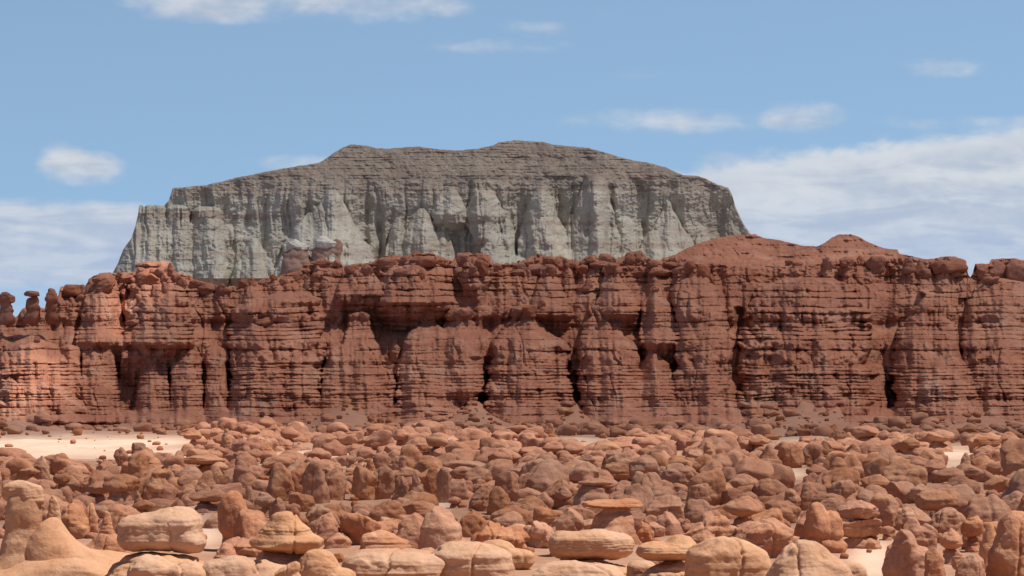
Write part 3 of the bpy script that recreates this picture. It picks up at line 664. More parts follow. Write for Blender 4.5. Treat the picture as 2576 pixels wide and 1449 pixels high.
# hand-placed rocks: kind, left, right, top, foot (reference pixels), label, short name, options
HEROES = [
 # nearest row, in full sun
 ('loaf', 296, 520, 1287, 1470, 'tan frog-shaped boulder with a raised head on a thick shaded stem', 'the frog-shaped boulder', dict(as_='table', split=.48, stemw=1.25, k=.09, billow=.8, cracks=((.20,.15,.022,.018),), facets=0, lob=[(-.34,0,.47,.66,.85,.41,3.4,.04),(.36,0,.50,.56,.8,.44,3.2,-.12),(.48,.1,.84,.28,.5,.17,2.4),(.80,-.1,.24,.24,.6,.19,2.4)])),
 ('mushroom', 622, 810, 1308, 1462, 'pale cone-capped rock split by a vertical crack, on a broad stem', 'the cone-capped rock', dict(split=.46, stemw=1.12, k=.05, cracks=((.18,.1,.045,.03),), lob=[(0,0,.24,1.0,1.0,.26,2.1),(-.03,0,.44,.72,.75,.34,2.1),(-.08,0,.70,.40,.46,.28,2.1)])),
 ('loaf', 850, 1130, 1383, 1475, 'long smooth tan boulder lying low along the bottom edge', 'the long smooth boulder', dict(lob=[(-.15,0,.5,.82,.9,.5,2.6),(.5,0,.44,.5,.8,.42,2.6),(.78,-.1,.38,.22,.5,.4,2.4)])),
 ('loaf', 1078, 1296, 1371, 1480, 'whale-backed tan boulder with a small pit near its blunt end', 'the whale-backed boulder', dict(lob=[(-.1,0,.5,.88,.9,.5,2.5),(.55,-.1,.42,.44,.8,.42,2.5)], pits=.02)),
 ('loaf', 1200, 1346, 1368, 1440, 'narrow sloping rock tucked behind the whale-backed boulder', 'the sloping rock', dict(lob=[(-.3,0,.6,.6,.8,.38,2.4),(.3,0,.38,.66,.8,.34,2.4)])),
 ('table', 1381, 1600, 1352, 1455, 'flat loaf-shaped cap of tan rock resting on a dark recessed stem', 'the flat loaf cap', dict(split=.42, stemw=1.02, lob=[(0,0,.48,.98,.9,.46,3.2),(.05,0,.78,.3,.6,.24,2.2),(-.7,0,.5,.3,.7,.42,2.4)])),
 ('dome', 1306, 1600, 1409, 1510, 'wide flat-domed rock cut off by the bottom edge of the view', 'the flat-domed rock', dict()),
 ('loaf', 1574, 1652, 1411, 1468, 'small rounded loaf of rock beside the flat-domed rock', 'the small loaf', dict()),
 ('mushroom', 1600, 1756, 1348, 1475, 'low saddle-capped mushroom rock beside the big smooth dome', 'the saddle-capped rock', dict(split=.58, stemw=.98, lob=[(0,0,.34,1.0,1.0,.32,2.3),(.3,0,.62,.42,.6,.36,2.2),(-.5,0,.42,.42,.6,.30,2.2)])),
 ('loaf', 1722, 1948, 1352, 1492, 'big smooth sunlit boulder with a pitted shoulder and ridged back', 'the big smooth dome', dict(lob=[(-.1,0,.45,.92,.95,.48,2.4),(-.45,.1,.62,.45,.6,.36,2.3),(.55,0,.40,.48,.8,.36,2.4)], pits=.02)),
 ('dome', 1912, 2152, 1360, 1498, 'pale hump-backed boulder with a short vertical crack in its face', 'the hump-backed boulder', dict(cracks=((-.28,.1,.04,.03),), lob=[(0,0,.16,1.0,1.0,.56,2.1),(-.05,.1,.48,.62,.7,.50,2.1),(.45,-.1,.28,.5,.6,.42,2.3)])),
 ('loaf', 2000, 2128, 1414, 1500, 'dished saddle-shaped slab in front of the hump-backed boulder', 'the saddle slab', dict(lob=[(-.55,0,.46,.45,.8,.40,2.4),(.5,0,.58,.48,.8,.42,2.4),(0,0,.3,.8,.8,.36,2.6)])),
 ('loaf', 2098, 2186, 1412, 1478, 'low rounded rock half hidden behind the saddle slab', 'the half hidden rock', dict()),
 ('tooth', 2214, 2372, 1334, 1478, 'steep wedge-shaped boulder with a sharp shaded edge and sandy foot', 'the wedge boulder', dict(lob=[(0,0,.10,1.0,.9,.32,2.8),(-.18,0,.36,.80,.8,.38,2.8),(-.42,0,.66,.50,.6,.30,2.6),(-.56,0,.86,.26,.4,.16,2.3)])),
 ('boulder', 2316, 2374, 1376, 1480, 'knobbly rock shaped like a snouted head against the wedge boulder', 'the snouted rock', dict()),
 ('mushroom', 2392, 2428, 1390, 1476, 'slim mushroom rock with a pale rounded knob of a cap', 'the knob-capped rock', dict(split=.55, stemw=.7)),
 ('loaf', 2414, 2486, 1397, 1482, 'pale egg-shaped rock standing clear of its darker neighbours', 'the egg-shaped rock', dict()),
 ('dome', 2478, 2640, 1286, 1482, 'tall rounded boulder cut off by the right-hand edge of the view', 'the tall rounded boulder', dict(lob=[(0,0,.2,1.0,1.0,.5,2.4),(.05,0,.55,.80,.8,.46,2.4),(-.5,-.2,.3,.5,.6,.4,2.4)])),
 ('loaf', 316, 540, 1399, 1500, 'smooth humped rock with a shaded hollow front, below the frog-shaped boulder', 'the hollow-fronted hump', dict(lob=[(-.45,0,.5,.55,.8,.48,2.3),(.4,0,.42,.62,.8,.40,2.4)])),
 ('loaf', 500, 655, 1400, 1500, 'flat-topped low ledge of rock between two capped stems', 'the low ledge', dict(lob=[(0,0,.4,1,.9,.42,3.2),(.3,0,.5,.5,.7,.36,2.6)])),
 ('loaf', 748, 900, 1385, 1490, 'rounded apron of rock sloping from the cone-capped stem', 'the rounded apron', dict(lob=[(-.3,0,.5,.72,.8,.5,2.3),(.5,0,.3,.55,.8,.3,2.3)])),
 ('loaf', 690, 776, 1414, 1486, 'thin tilted slab leaning against the cone-capped stem', 'the tilted slab', dict(lob=[(-.2,0,.66,.8,.4,.2,2.6,.35),(.4,0,.3,.55,.6,.3,2.4)])),
 ('loaf', 210, 330, 1344, 1425, 'low bean-shaped sandy mound behind the hooded hoodoo', 'the bean-shaped mound', dict()),
 ('loaf', 268, 390, 1304, 1385, 'sloping shaded shelf of rock behind the frog-shaped boulder', 'the sloping shelf', dict(lob=[(.2,0,.55,.75,.8,.4,2.3),(-.45,0,.3,.6,.8,.3,2.3)])),
 # second row
 ('column', 541, 618, 1240, 1392, 'tall brown pillar with a face-like front and dark undercut foot', 'the face-like pillar', dict(pits=.03, facets=0, billow=1.3, grooves=((.30,.06,.04),), lob=[(0,0,.62,.95,.9,.36,2.6),(.05,0,.84,.62,.7,.17,2.3),(0,0,.15,.74,.75,.35,2.8)])),
 ('cluster', 600, 690, 1270, 1392, 'split brown boulders leaning beside the face-like pillar', 'the leaning split boulders', dict()),
 ('column', 612, 642, 1222, 1305, 'thin knobbed pillar between brown boulders', 'the thin knobbed pillar', dict()),
 ('mushroom', 636, 682, 1244, 1305, 'pale-topped mushroom rock next to a thin knobbed pillar', 'the pale-topped mushroom', dict()),
 ('boulder', 679, 724, 1252, 1310, 'round brown boulder with a banded middle', 'the banded round boulder', dict()),
 ('loaf', 726, 795, 1238, 1290, 'broad smooth-topped boulder in brown shade', 'the smooth-topped boulder', dict()),
 ('cluster', 700, 775, 1275, 1340, 'pair of round brown boulders pressed together', 'the pressed pair', dict()),
 ('cone', 575, 655, 1162, 1250, 'stout leaning spire rising above its neighbours', 'the stout leaning spire', dict()),
 ('block', 134, 222, 1263, 1360, 'tall smooth-sided brown block behind the hooded hoodoo', 'the tall smooth block', dict(lob=[(0,0,.42,.92,.9,.48,3.2),(-.1,0,.7,.78,.8,.30,2.6)])),
 ('boulder', 200, 250, 1265, 1352, 'cleft brown boulder beside a tall smooth block', 'the cleft boulder', dict(cracks=((.1,0,.07,.05),))),
 ('cone', 245, 300, 1285, 1360, 'leaning brown rock sloping down to the sand', 'the leaning slope', dict()),
 ('mushroom', 361, 406, 1208, 1268, 'peak-capped mushroom rock on pale sand', 'the peak-capped mushroom', dict()),
 ('mushroom', 489, 535, 1221, 1268, 'lone bun-capped mushroom rock on open sand', 'the bun-capped mushroom', dict(split=.45)),
 ('mushroom', 344, 402, 1258, 1296, 'low double-lobed mushroom rock standing on the sandy flat', 'the double-lobed mushroom', dict()),
 ('tooth', 346, 376, 1232, 1272, 'small pointed hood of rock on the sandy flat', 'the pointed hood', dict()),
 ('cluster', 412, 446, 1266, 1300, 'small gnarled rock with knobs on pale sand', 'the gnarled knob', dict()),
 ('cluster', 338, 470, 1178, 1248, 'large lumpy boulder with a drooping edge over the sand', 'the lumpy boulder', dict()),
 ('table', 444, 540, 1250, 1305, 'wide flat-topped rock with overhanging lip', 'the lipped flat rock', dict()),
 ('dome', 274, 338, 1150, 1222, 'smooth haystack boulder rising above the sand', 'the haystack boulder', dict()),
 ('block', 364, 412, 1150, 1196, 'squat brown block with a rounded crown', 'the squat block', dict()),
 ('mushroom', 258, 322, 1202, 1288, 'wide-brimmed mushroom rock with a stout ribbed stem', 'the wide-brimmed mushroom', dict(split=.6, stemw=.72)),
 ('mushroom', 132, 176, 1186, 1262, 'tall mushroom rock with a pale hat and dark stem', 'the tall mushroom', dict(split=.6, stemw=.62)),
 ('dome', 84, 132, 1145, 1208, 'smooth upright boulder at the edge of the sand', 'the smooth upright boulder', dict()),
 ('cluster', 126, 208, 1140, 1206, 'broad group of fused brown domes beside the sand', 'the fused domes', dict()),
 ('table', 44, 104, 1176, 1212, 'thin-lidded flat rock at the edge of the sand', 'the thin-lidded rock', dict()),
 ('boulder', 0, 40, 1180, 1232, 'rounded boulder at the left edge of the valley', 'the edge boulder', dict()),
 ('cluster', 232, 272, 1138, 1185, 'knobbed pair of rocks on the rim of the sand', 'the knobbed pair', dict()),
 ('block', 270, 310, 1126, 1180, 'dark upright block above the haystack boulder', 'the dark upright block', dict()),
 ('table', 460, 572, 1145, 1196, 'broad table rock on two dark legs in front of the bright sand', 'the broad table rock', dict(split=.58, stemw=.78)),
 ('tooth', 560, 604, 1076, 1150, 'tall pale sunlit spire of rock standing on the bright sand', 'the pale spire', dict()),
 ('boulder', 582, 630, 1102, 1156, 'big sunlit boulder leaning against a pale spire', 'the sunlit boulder', dict()),
 ('mushroom', 490, 536, 1086, 1140, 'sunlit mushroom rock with a jutting cap on the bright sand', 'the jutting mushroom', dict(split=.6)),
 ('cone', 630, 698, 1116, 1162, 'pale sunlit rock hunched like a resting animal', 'the hunched rock', dict()),
 ('loaf', 462, 560, 1128, 1158, 'low smooth sunlit swell of rock on the bright sand', 'the sunlit swell', dict()),
 ('cluster', 655, 706, 1080, 1112, 'dark double-topped rock at the foot of the cliff', 'the double-topped rock', dict()),
 ('dome', 664, 742, 1166, 1262, 'first stout rounded pillar in a row of fused brown pillars', 'the first fused pillar', dict()),
 ('dome', 716, 796, 1163, 1260, 'rounded brown pillar in the middle of a fused row', 'the middle fused pillar', dict()),
 ('dome', 764, 838, 1158, 1264, 'tallest brown pillar of a fused row', 'the tallest fused pillar', dict()),
 ('dome', 808, 872, 1178, 1258, 'sloping end pillar of a fused brown row', 'the sloping end pillar', dict()),
 # centre
 ('tooth', 1050, 1182, 1277, 1404, 'huge smooth fin-shaped boulder, brown, standing clear in the middle', 'the fin-shaped boulder', dict(lob=[(0,0,.08,1.0,.9,.34,3.0),(-.06,0,.36,.82,.8,.38,2.8),(-.14,0,.64,.56,.6,.30,2.6),(-.2,0,.84,.30,.45,.16,2.4)], cracks=(), grooves=(), facets=2)),
 ('cluster', 852, 960, 1286, 1372, 'large lobed boulder with an arched crease', 'the arched boulder', dict()),
 ('cone', 900, 1044, 1336, 1408, 'low dark boulder with a sharp ridge and a hollow', 'the ridged boulder', dict(lob=[(0,0,.2,1,.9,.3,2.3),(-.15,0,.52,.6,.6,.4,2.2),(.4,0,.3,.55,.6,.34,2.3)])),
 ('boulder', 924, 1022, 1256, 1346, 'heart-shaped smooth brown boulder', 'the heart-shaped boulder', dict(lob=[(0,0,.4,.8,.8,.46,2.4),(-.4,0,.62,.5,.6,.36,2.3),(.4,0,.6,.52,.6,.34,2.3)])),
 ('dome', 990, 1092, 1290, 1390, 'rounded boulder partly behind the fin-shaped boulder', 'the partly hidden dome', dict()),
 ('dome', 1144, 1234, 1284, 1350, 'smooth bulging boulder joined to a twin by a pebble-like knob', 'the bulging twin', dict()),
 ('dome', 1226, 1328, 1286, 1348, 'long drooping twin boulder beside a bulging one', 'the drooping twin', dict()),
 ('cluster', 1176, 1334, 1312, 1408, 'sprawling boulder broken by cracks into thick plates', 'the plated boulder', dict(cracks=((-.3,.2,.04,.03),(.1,-.2,.04,.03),(.45,.1,.04,.03)))),
 ('loaf', 1230, 1336, 1270, 1336, 'smooth egg-backed boulder lying behind a pair of twins', 'the egg-backed boulder', dict()),
 ('cluster', 1316, 1400, 1310, 1380, 'cracked brown boulder like a bunch of knuckles', 'the knuckled boulder', dict()),
 ('block', 1066, 1104, 1178, 1262, 'square dark block, the narrower half of a split pair', 'the narrow split block', dict()),
 ('block', 1098, 1136, 1175, 1262, 'square dark block, the wider half of a split pair', 'the wide split block', dict()),
 ('boulder', 930, 996, 1174, 1258, 'flat-crowned boulder narrowing at its foot', 'the flat-crowned boulder', dict()),
 ('boulder', 884, 950, 1172, 1258, 'thick boulder with a bulging base and pitted side', 'the bulging boulder', dict(pits=.03)),
 ('boulder', 990, 1030, 1198, 1262, 'rounded head-like boulder with dark eye pits', 'the eyed boulder', dict(pits=.04)),
 ('cone', 1030, 1078, 1184, 1270, 'leaning brown cone against a square dark block', 'the leaning cone', dict()),
 ('boulder', 1180, 1236, 1234, 1296, 'round barrel boulder under a pale flat cap', 'the round barrel', dict()),
 ('loaf', 1186, 1238, 1205, 1240, 'pale peaked cap resting on a round barrel boulder', 'the peaked cap', dict(lob=[(0,0,.35,1,.9,.35,2.3),(-.1,0,.65,.5,.5,.34,2.2)])),
 ('dome', 1222, 1284, 1228, 1300, 'smooth bell-shaped brown boulder', 'the bell-shaped boulder', dict()),
 ('boulder', 1244, 1312, 1184, 1262, 'fat barrel boulder with a shaded side', 'the fat barrel', dict()),
 ('boulder', 1300, 1354, 1190, 1262, 'curved brown boulder like a bent arm', 'the bent boulder', dict()),
 ('table', 1462, 1620, 1252, 1372, 'great barrel-shaped boulder under a thin wavy lid', 'the lidded barrel', dict(split=.84, stemw=.86, lob=[(0,0,.4,1.0,.95,.36,2.6),(-.5,0,.5,.45,.6,.36,2.3),(.5,0,.6,.42,.6,.4,2.3)])),
 ('boulder', 1398, 1472, 1282, 1366, 'upright rounded slab boulder left of the lidded barrel', 'the upright slab', dict(lob=[(0,0,.42,.9,.8,.5,3.0),(0,0,.72,.7,.7,.27,2.4)])),
 ('cone', 1466, 1546, 1295, 1366, 'smooth cone of rock leaning on the lidded barrel', 'the smooth cone', dict()),
 ('boulder', 1600, 1646, 1312, 1366, 'bowl-shaped low boulder at the foot of the lidded barrel', 'the bowl-shaped boulder', dict()),
 ('mushroom', 1456, 1546, 1210, 1300, 'tall cone with a tiny winged cap above the lidded barrel', 'the winged-cap cone', dict(split=.80, stemw=1.1, lob=[(0,0,.4,.62,.6,.3,2.3),(0,0,.65,.3,.3,.34,2.1)])),
 ('block', 1620, 1720, 1246, 1330, 'flat-topped brown block with flaring foot', 'the flat-topped block', dict()),
 ('mushroom', 1402, 1448, 1243, 1298, 'thick-stemmed mushroom rock with a bun cap', 'the thick-stemmed mushroom', dict(stemw=.8)),
 ('dome', 1356, 1442, 1202, 1270, 'broad smooth dome in the crowded middle', 'the broad smooth dome', dict()),
 ('cluster', 1386, 1468, 1220, 1276, 'lumpy pale-topped boulder behind a thick-stemmed mushroom', 'the pale-topped lump', dict()),
 ('cluster', 1198, 1302, 1094, 1168, 'sunlit jumble of pale boulders well out on the valley floor', 'the sunlit jumble', dict()),
 ('boulder', 988, 1028, 1146, 1205, 'dark round-headed rock beside a strip of sand', 'the round-headed rock', dict()),
 ('mushroom', 870, 900, 1145, 1180, 'little spool-shaped rock alone on a strip of sand', 'the spool-shaped rock', dict(stemw=.85)),
 ('cone', 924, 950, 1148, 1182, 'small dark cone on a strip of sand', 'the small dark cone', dict()),
 ('cluster', 1522, 1616, 1126, 1190, 'wide sunlit boulder with a ragged overhang', 'the ragged overhang', dict()),
 ('mushroom', 1452, 1500, 1145, 1186, 'far mushroom rock with a plump cap', 'the plump mushroom', dict()),
 ('loaf', 1468, 1526, 1057, 1094, 'big round boulder lying at the foot of the cliff', 'the cliff-foot boulder', dict()),
 ('boulder', 1516, 1594, 1164, 1212, 'smooth slanting boulder with a domed twin', 'the slanting boulder', dict()),
 ('block', 1370, 1396, 1066, 1104, 'upright dark rock near the foot of the cliff', 'the upright dark rock', dict()),
 # right
 ('stack', 2083, 2192, 1256, 1372, 'blocky boulder of three thick layers stacked like loaves', 'the three-layered boulder', dict()),
 ('boulder', 2006, 2128, 1264, 1390, 'big boulder with a jutting brow and muzzle, like a toad', 'the toad-headed boulder', dict(lob=[(-.15,0,.36,.82,.85,.42,2.6),(-.35,0,.72,.55,.7,.30,2.4),(.35,-.2,.52,.52,.7,.34,2.4),(.45,-.2,.2,.50,.7,.24,2.4)], grooves=((.36,.05,.04),), pits=.03)),
 ('cluster', 1842, 2000, 1306, 1408, 'skull-like boulder with hollows and deep seams', 'the skull-like boulder', dict(pits=.05)),
 ('cluster', 1714, 1860, 1296, 1376, 'broad boulder parted by seams into three lobes', 'the three-lobed boulder', dict(cracks=((-.3,.1,.05,.03),(.25,-.1,.05,.03)))),
 ('loaf', 1876, 1964, 1276, 1340, 'smooth whale-shaped brown boulder above the skull-like one', 'the smooth whale', dict()),
 ('column', 1964, 2020, 1230, 1292, 'bullet-shaped pillar with a seam round its waist', 'the bullet-shaped pillar', dict(grooves=((.5,.05,.03),))),
 ('dome', 2006, 2060, 1212, 1285, 'dark pointed boulder with a shaded face', 'the dark pointed boulder', dict()),
 ('loaf', 2076, 2162, 1208, 1270, 'rounded table-like brown boulder above a three-layered one', 'the rounded table', dict()),
 ('boulder', 2168, 2250, 1236, 1336, 'large angular brown boulder with a square brow', 'the square-browed boulder', dict()),
 ('stack', 2234, 2310, 1266, 1342, 'two-layered smooth boulder with a sloping top', 'the two-layered boulder', dict(n=2)),
 ('boulder', 2280, 2368, 1308, 1396, 'dimpled boulder with a notch between two humps', 'the notched boulder', dict(lob=[(0,0,.36,.9,.85,.44,2.8),(-.45,0,.7,.45,.6,.3,2.3),(.5,0,.64,.42,.6,.3,2.3)])),
 ('boulder', 2320, 2396, 1276, 1340, 'tilted smooth boulder with a rough broken end', 'the tilted boulder', dict()),
 ('mushroom', 2420, 2476, 1304, 1390, 'round loaf-capped mushroom rock near the right', 'the loaf-capped mushroom', dict(stemw=.75)),
 ('mushroom', 2362, 2420, 1334, 1420, 'lopsided capped rock under a round loaf-capped one', 'the lopsided cap', dict(stemw=.85)),
 ('dome', 2410, 2552, 1243, 1330, 'very broad smooth dome on the right of the valley', 'the very broad dome', dict()),
 ('tooth', 2456, 2530, 1318, 1440, 'tall pointed brown rock with a crooked crest', 'the crooked crest', dict()),
 ('boulder', 1958, 2028, 1116, 1178, 'end boulder of a joined wall of blocks', 'the wall-end boulder', dict()),
 ('block', 2020, 2078, 1118, 1172, 'middle block in a joined wall of brown blocks', 'the middle wall block', dict()),
 ('block', 2072, 2122, 1112, 1172, 'tallest block in a joined wall of brown blocks', 'the tallest wall block', dict()),
 ('cone', 2116, 2186, 1116, 1174, 'sloping end of a joined wall of brown blocks', 'the sloping wall end', dict()),
 ('table', 2358, 2434, 1088, 1142, 'far flat-lidded rock on a thick drum stem', 'the drum-stemmed table', dict(stemw=.85)),
 ('mushroom', 2282, 2332, 1105, 1172, 'tall far mushroom rock with a domed cap', 'the tall domed mushroom', dict(split=.62, stemw=.75)),
 ('table', 2448, 2520, 1102, 1152, 'squat far table rock with a thin lid', 'the thin-lidded table', dict(stemw=.85)),
 ('block', 2404, 2470, 1076, 1100, 'flat far block just under the cliff', 'the flat far block', dict()),
 ('block', 2080, 2122, 1080, 1112, 'dark square boulder standing before the cliff on sand', 'the dark square boulder', dict()),
 ('tooth', 2398, 2446, 1140, 1206, 'sharp dark spike beside a patch of pale sand', 'the sharp spike', dict()),
 ('boulder', 1726, 1792, 1217, 1290, 'big ball-like boulder in brown shade', 'the ball-like boulder', dict()),
 ('boulder', 2244, 2316, 1212, 1262, 'smooth brown square-shouldered boulder', 'the square-shouldered boulder', dict()),
 ('loaf', 1716, 1764, 1130, 1170, 'round banded boulder in the far middle', 'the far banded boulder', dict()),
 ('column', 1762, 1802, 1112, 1168, 'far upright pillar with a knobbed head', 'the far knobbed pillar', dict()),
 ('cone', 1880, 1962, 1110, 1175, 'wide fluted cone of brown rock on the far sand', 'the fluted cone', dict()),
 ('loaf', 1928, 1972, 1094, 1110, 'low oblong block alone on the far sand', 'the lone oblong block', dict()),
 ('dome', 1700, 1790, 1256, 1312, 'low rounded mass beside the flat-topped block', 'the low rounded mass', dict()),
 ('boulder', 1700, 1745, 1240, 1282, 'small round boulder with a ring-shaped seam', 'the ring-seamed boulder', dict()),
]
seed = 1000; BOX = [(-20, 150, 1210, 1440, 158), (100, 300, 1330, 1440, 158)]
for kind, l, r_, tp_, ft, label, short, kw in HEROES:
    seed += 13
    d = F*H0/(ft-HY)
    for _ in range(3):
        x = ((l+r_)/2-CX)*d/F; zg = float(ground(x, d)); d = F*(H0-zg)/(ft-HY)
    wd = (r_-l)*d/F; ht = (ft-tp_)*d/F
    kk = dict(kw); k2 = kk.pop('as_', kind)
    near = d < 172
    sub = 6 if wd*F/d > 150 and near else 5
    dp = wd*(.8 if wd/ht > 1.6 else .95)
    if k2 in ('mushroom', 'table'): zoff = 0.0
    yy = d + dp*.38
    hh = ht*1.10 + .1
    if d < 166 and ft > 1430: kk.setdefault('billow', .75 if l < 2200 else 1.2); kk.setdefault('rough', .045); kk.setdefault('facets', 1 if l < 2200 else 6); kk.setdefault('k', .09 if l < 2200 else .05)
    put_rock(k2, x*yy/d, yy, wd*yy/d*.99, dp, hh*(yy/d if not near else 1), sub, seed, label, M_TAN_LIT if d < 166 and ft > 1430 and l < 2200 else M_GOB if d < 420 else M_FAR,
             zb=float(ground(x, yy))-.10*ht-.1, name=NM[k2], cat=CAT[k2], **kk)
    PLACED.append(((l+r_)/2, (tp_+ft)/2, x, yy, wd/2, short)); BOX.append((l, r_, tp_, ft, yy))

# the hooded hoodoo at the near left: cap, dark stem and a flaring buttress
d = 147.0
def hood(name, l, r_, tp_, ft, L, sub, seed, parent, k=.07, **kw):
    wd = (r_-l)*d/F; ht = (ft-tp_)*d/F
    P, f = solid(L, wd, wd*.8, ht, sub, seed, k, **kw)
    o = link(name, mesh_from(name, P, f, M_TAN_LIT), parent)
    x, y, z = pix((l+r_)/2, ft, d); o.location = (x-hx, 0, z-hz)
    return o
hx, _, hz = pix(60, 1470, d)
T = thing('hoodoo', (hx, d, hz), 'big hooded hoodoo with dark shaded face and long flaring foot', 'hoodoo', GRP)
hood('stem', -60, 150, 1224, 1480, [(.17,0,.62,.50,.6,.44,3.0),(.14,0,.30,.58,.75,.30,2.5),(0,0,.06,1.1,1.1,.30,2.1)], 6, 71, T, k=.12, rough=.03, bed=.01, billow=1.)
hood('cap', 4, 114, 1207, 1268, [(0,0,.45,1.0,1.0,.44,2.8),(.35,0,.40,.60,.8,.42,2.6)], 6, 72, T, k=.1, rough=.04, bed=.01, billow=1.)
hood('apron', -90, 330, 1370, 1510, [(0,0,.35,1.0,1.0,.55,2.5),(-.3,0,.6,.6,.8,.36,2.3)], 6, 75, T, k=.16, rough=.03, bed=.01, billow=1.)
hood('buttress', 50, 345, 1300, 1500, [(-.60,0,.50,.26,.5,.5,2.0),(-.42,0,.36,.42,.6,.34,2.0),(-.1,0,.22,.62,.7,.28,2.1),(.45,0,.12,.55,.7,.22,2.1)], 6, 73, T, k=.2, rough=.03, bed=.01, billow=1.)
hood('pinnacle', 104, 160, 1246, 1372, [(-.1,0,.12,.95,.8,.36,2.3),(0,0,.45,.62,.6,.34,2.4),(.1,0,.74,.46,.5,.2,2.3),(.18,0,.92,.26,.3,.08,2.2)], 5, 74, T, k=.1, rough=.07, bed=.03)
PLACED.append((60, 1330, hx, d, 6, 'the hooded hoodoo')); PLACED.append((200, 1430, pix(200, 1, d)[0], d, 3, 'the hooded hoodoo'))

# ------------------------------------------------------------------ the crowd of rocks between the hand-placed ones
rf = random.Random(77)
BARE = [(240, 1124, 262, 46, 1.), (20, 1136, 150, 34, .93), (60, 1110, 160, 60, 1.), (420, 1160, 70, 22, .9), (780, 1157, 130, 18, .97), (1450, 1121, 100, 20, .97), (2030, 1110, 100, 20, .97), (2410, 1172, 50, 60, .97), (1660, 1150, 60, 12, .9),
        (510, 1350, 36, 26, .7), (230, 1270, 110, 14, .3), (2195, 1405, 55, 45, 1.), (1975, 1194, 75, 24, .97), (1105, 1268, 26, 12, .9), (440, 1282, 60, 12, .4), (100, 1420, 260, 50, 1.), (400, 1440, 260, 40, 1.),
        (200, 1060, 200, 12, .5)]
def bare(px, py):
    b = 0
    for cx, cy, rx, ry, s in BARE:
        q = ((px-cx)/rx)**2+((py-cy)/ry)**2
        if q < 1: b = max(b, s)
    return b
fill = []; GR = {}
def near_list(x, y):
    i, j = int(x//8), int(y//8)
    for a in (-1, 0, 1):
        for b in (-1, 0, 1):
            yield from GR.get((i+a, j+b), ())
for p in PLACED: GR.setdefault((int(p[2]//8), int(p[3]//8)), []).append((p[2], p[3], p[4]))
tries = 0
while tries < 108000 and len(fill) < 2700:
    tries += 1
    py = None; y = math.sqrt(rf.uniform(158**2, 522**2)); px = rf.uniform(-300, 2880); x = (px-CX)*y/F
    py = HY + F*H0/y
    if rf.random() < bare(px, py): continue
    big = rf.random()
    wd = rf.uniform(1.8, 3.5) if big < .62 else rf.uniform(1.0, 1.9) if big < .88 else rf.uniform(3.4, 4.6)
    if y < 172: wd = min(wd, 2.6)
    if y > 230 and fbm(np.array([x/24]), np.array([y/40]), .7, 811, 2)[0] > .34: continue
    if y > 330: wd *= 1.12
    if fbm(np.array([x/16]), np.array([y/22]), .3, 801, 2)[0] < -.22 and rf.random() < .85: wd = rf.uniform(.7, 1.3)
    r = wd/2
    if any((x-a)**2 + (y-b)**2 < ((.37 if y < 300 else .44)*(r+c))**2 for a, b, c in near_list(x, y)): continue
    ht = wd*rf.choice((.55, .65, .75, .85, 1.0, 1.1) if y < 330 else (.4, .5, .6, .75)); kind = rf.choice(('boulder',)*5 + ('cluster',)*7 + ('dome',)*7 + ('mushroom',)*5 + ('block',)*3 + ('cone',)*3 + ('tooth', 'table') + ('loaf',)*3)
    if kind in ('mushroom', 'column'): wd = min(wd, 2.8); ht = max(min(ht, wd*1.1), wd*.85)
    if kind in ('dome', 'cone'): ht *= .85
    if kind in ('table', 'loaf', 'stack'): ht = min(ht, wd*.75)
    if kind == 'stack': kind = 'block'
    hw, tt = wd*F/y/2, py-ht*F/y
    if any(y < Y and min(px+hw, R)-max(px-hw, L) > .22*(R-L) and tt < T_+.30*(B-T_) and py > T_ for L, R, T_, B, Y in BOX): continue
    fill.append((kind, x, y, wd, ht, px, py - .5*ht*F/y)); GR.setdefault((int(x//8), int(y//8)), []).append((x, y, r))
fill.sort(key=lambda t: -t[3]*t[4]/t[2]**2)
NIND = 300 - len(HEROES) - 1
SHAPE = dict(boulder='rounded brown boulder', cluster='knobbly brown boulder', dome='smooth domed boulder', mushroom='mushroom rock', column='stubby rock pillar', block='squarish brown boulder',
             cone='cone-shaped brown rock', tooth='pointed brown rock', table='flat-capped table rock', loaf='low loaf-shaped rock')
used = {}
ORD = ['', 'second ', 'third ', 'fourth ', 'fifth ', 'sixth ', 'seventh ', 'eighth ']
def rel_label(kind, px, py, y, shape):
    best = sorted(PLACED, key=lambda p: math.hypot(p[0]-px, 2.2*(p[1]-py)))[0]
    dx, dy = px-best[0], py-best[1]
    if abs(dx) < 26: rel = 'just behind' if y > best[3] else 'just in front of'
    elif dx < 0: rel = 'to the left of' if abs(dy) < 26 else ('above and left of' if dy < 0 else 'below and left of')
    else: rel = 'to the right of' if abs(dy) < 26 else ('above and right of' if dy < 0 else 'below and right of')
    return shape, rel, best[5]
ind = []
INV = [t for t in fill if -25 < t[5] < 2600][:NIND]; INS = set(id(t) for t in INV)
for t in INV:
    sh, rel, nm = rel_label(t[0], t[5], t[6], t[2], SHAPE[t[0]])
    ind.append((t, (sh, rel, nm)))
from collections import Counter
cnt = Counter(k for _, k in ind); seen = Counter()
# where several rocks of one shape share a place they are told apart by size, largest first
for t, k in sorted(ind, key=lambda q: -q[0][3]*q[0][4]/q[0][2]**2):
    kind, x, y, wd, ht, px, py = t; sh, rel, nm = k
    i = seen[k]; seen[k] += 1
    if cnt[k] == 1: pre = ''
    else: pre = ('largest ' if i == 0 else ORD[i] + 'largest ')
    seed += 13
    put_rock(kind, x, y, wd, wd*rf.uniform(.8, 1.1), ht*1.1, 4 if y > 260 else 5, seed, (f'{pre}{sh} {rel} {nm}'), M_GOB if y < 420 else M_FAR, rot=0)
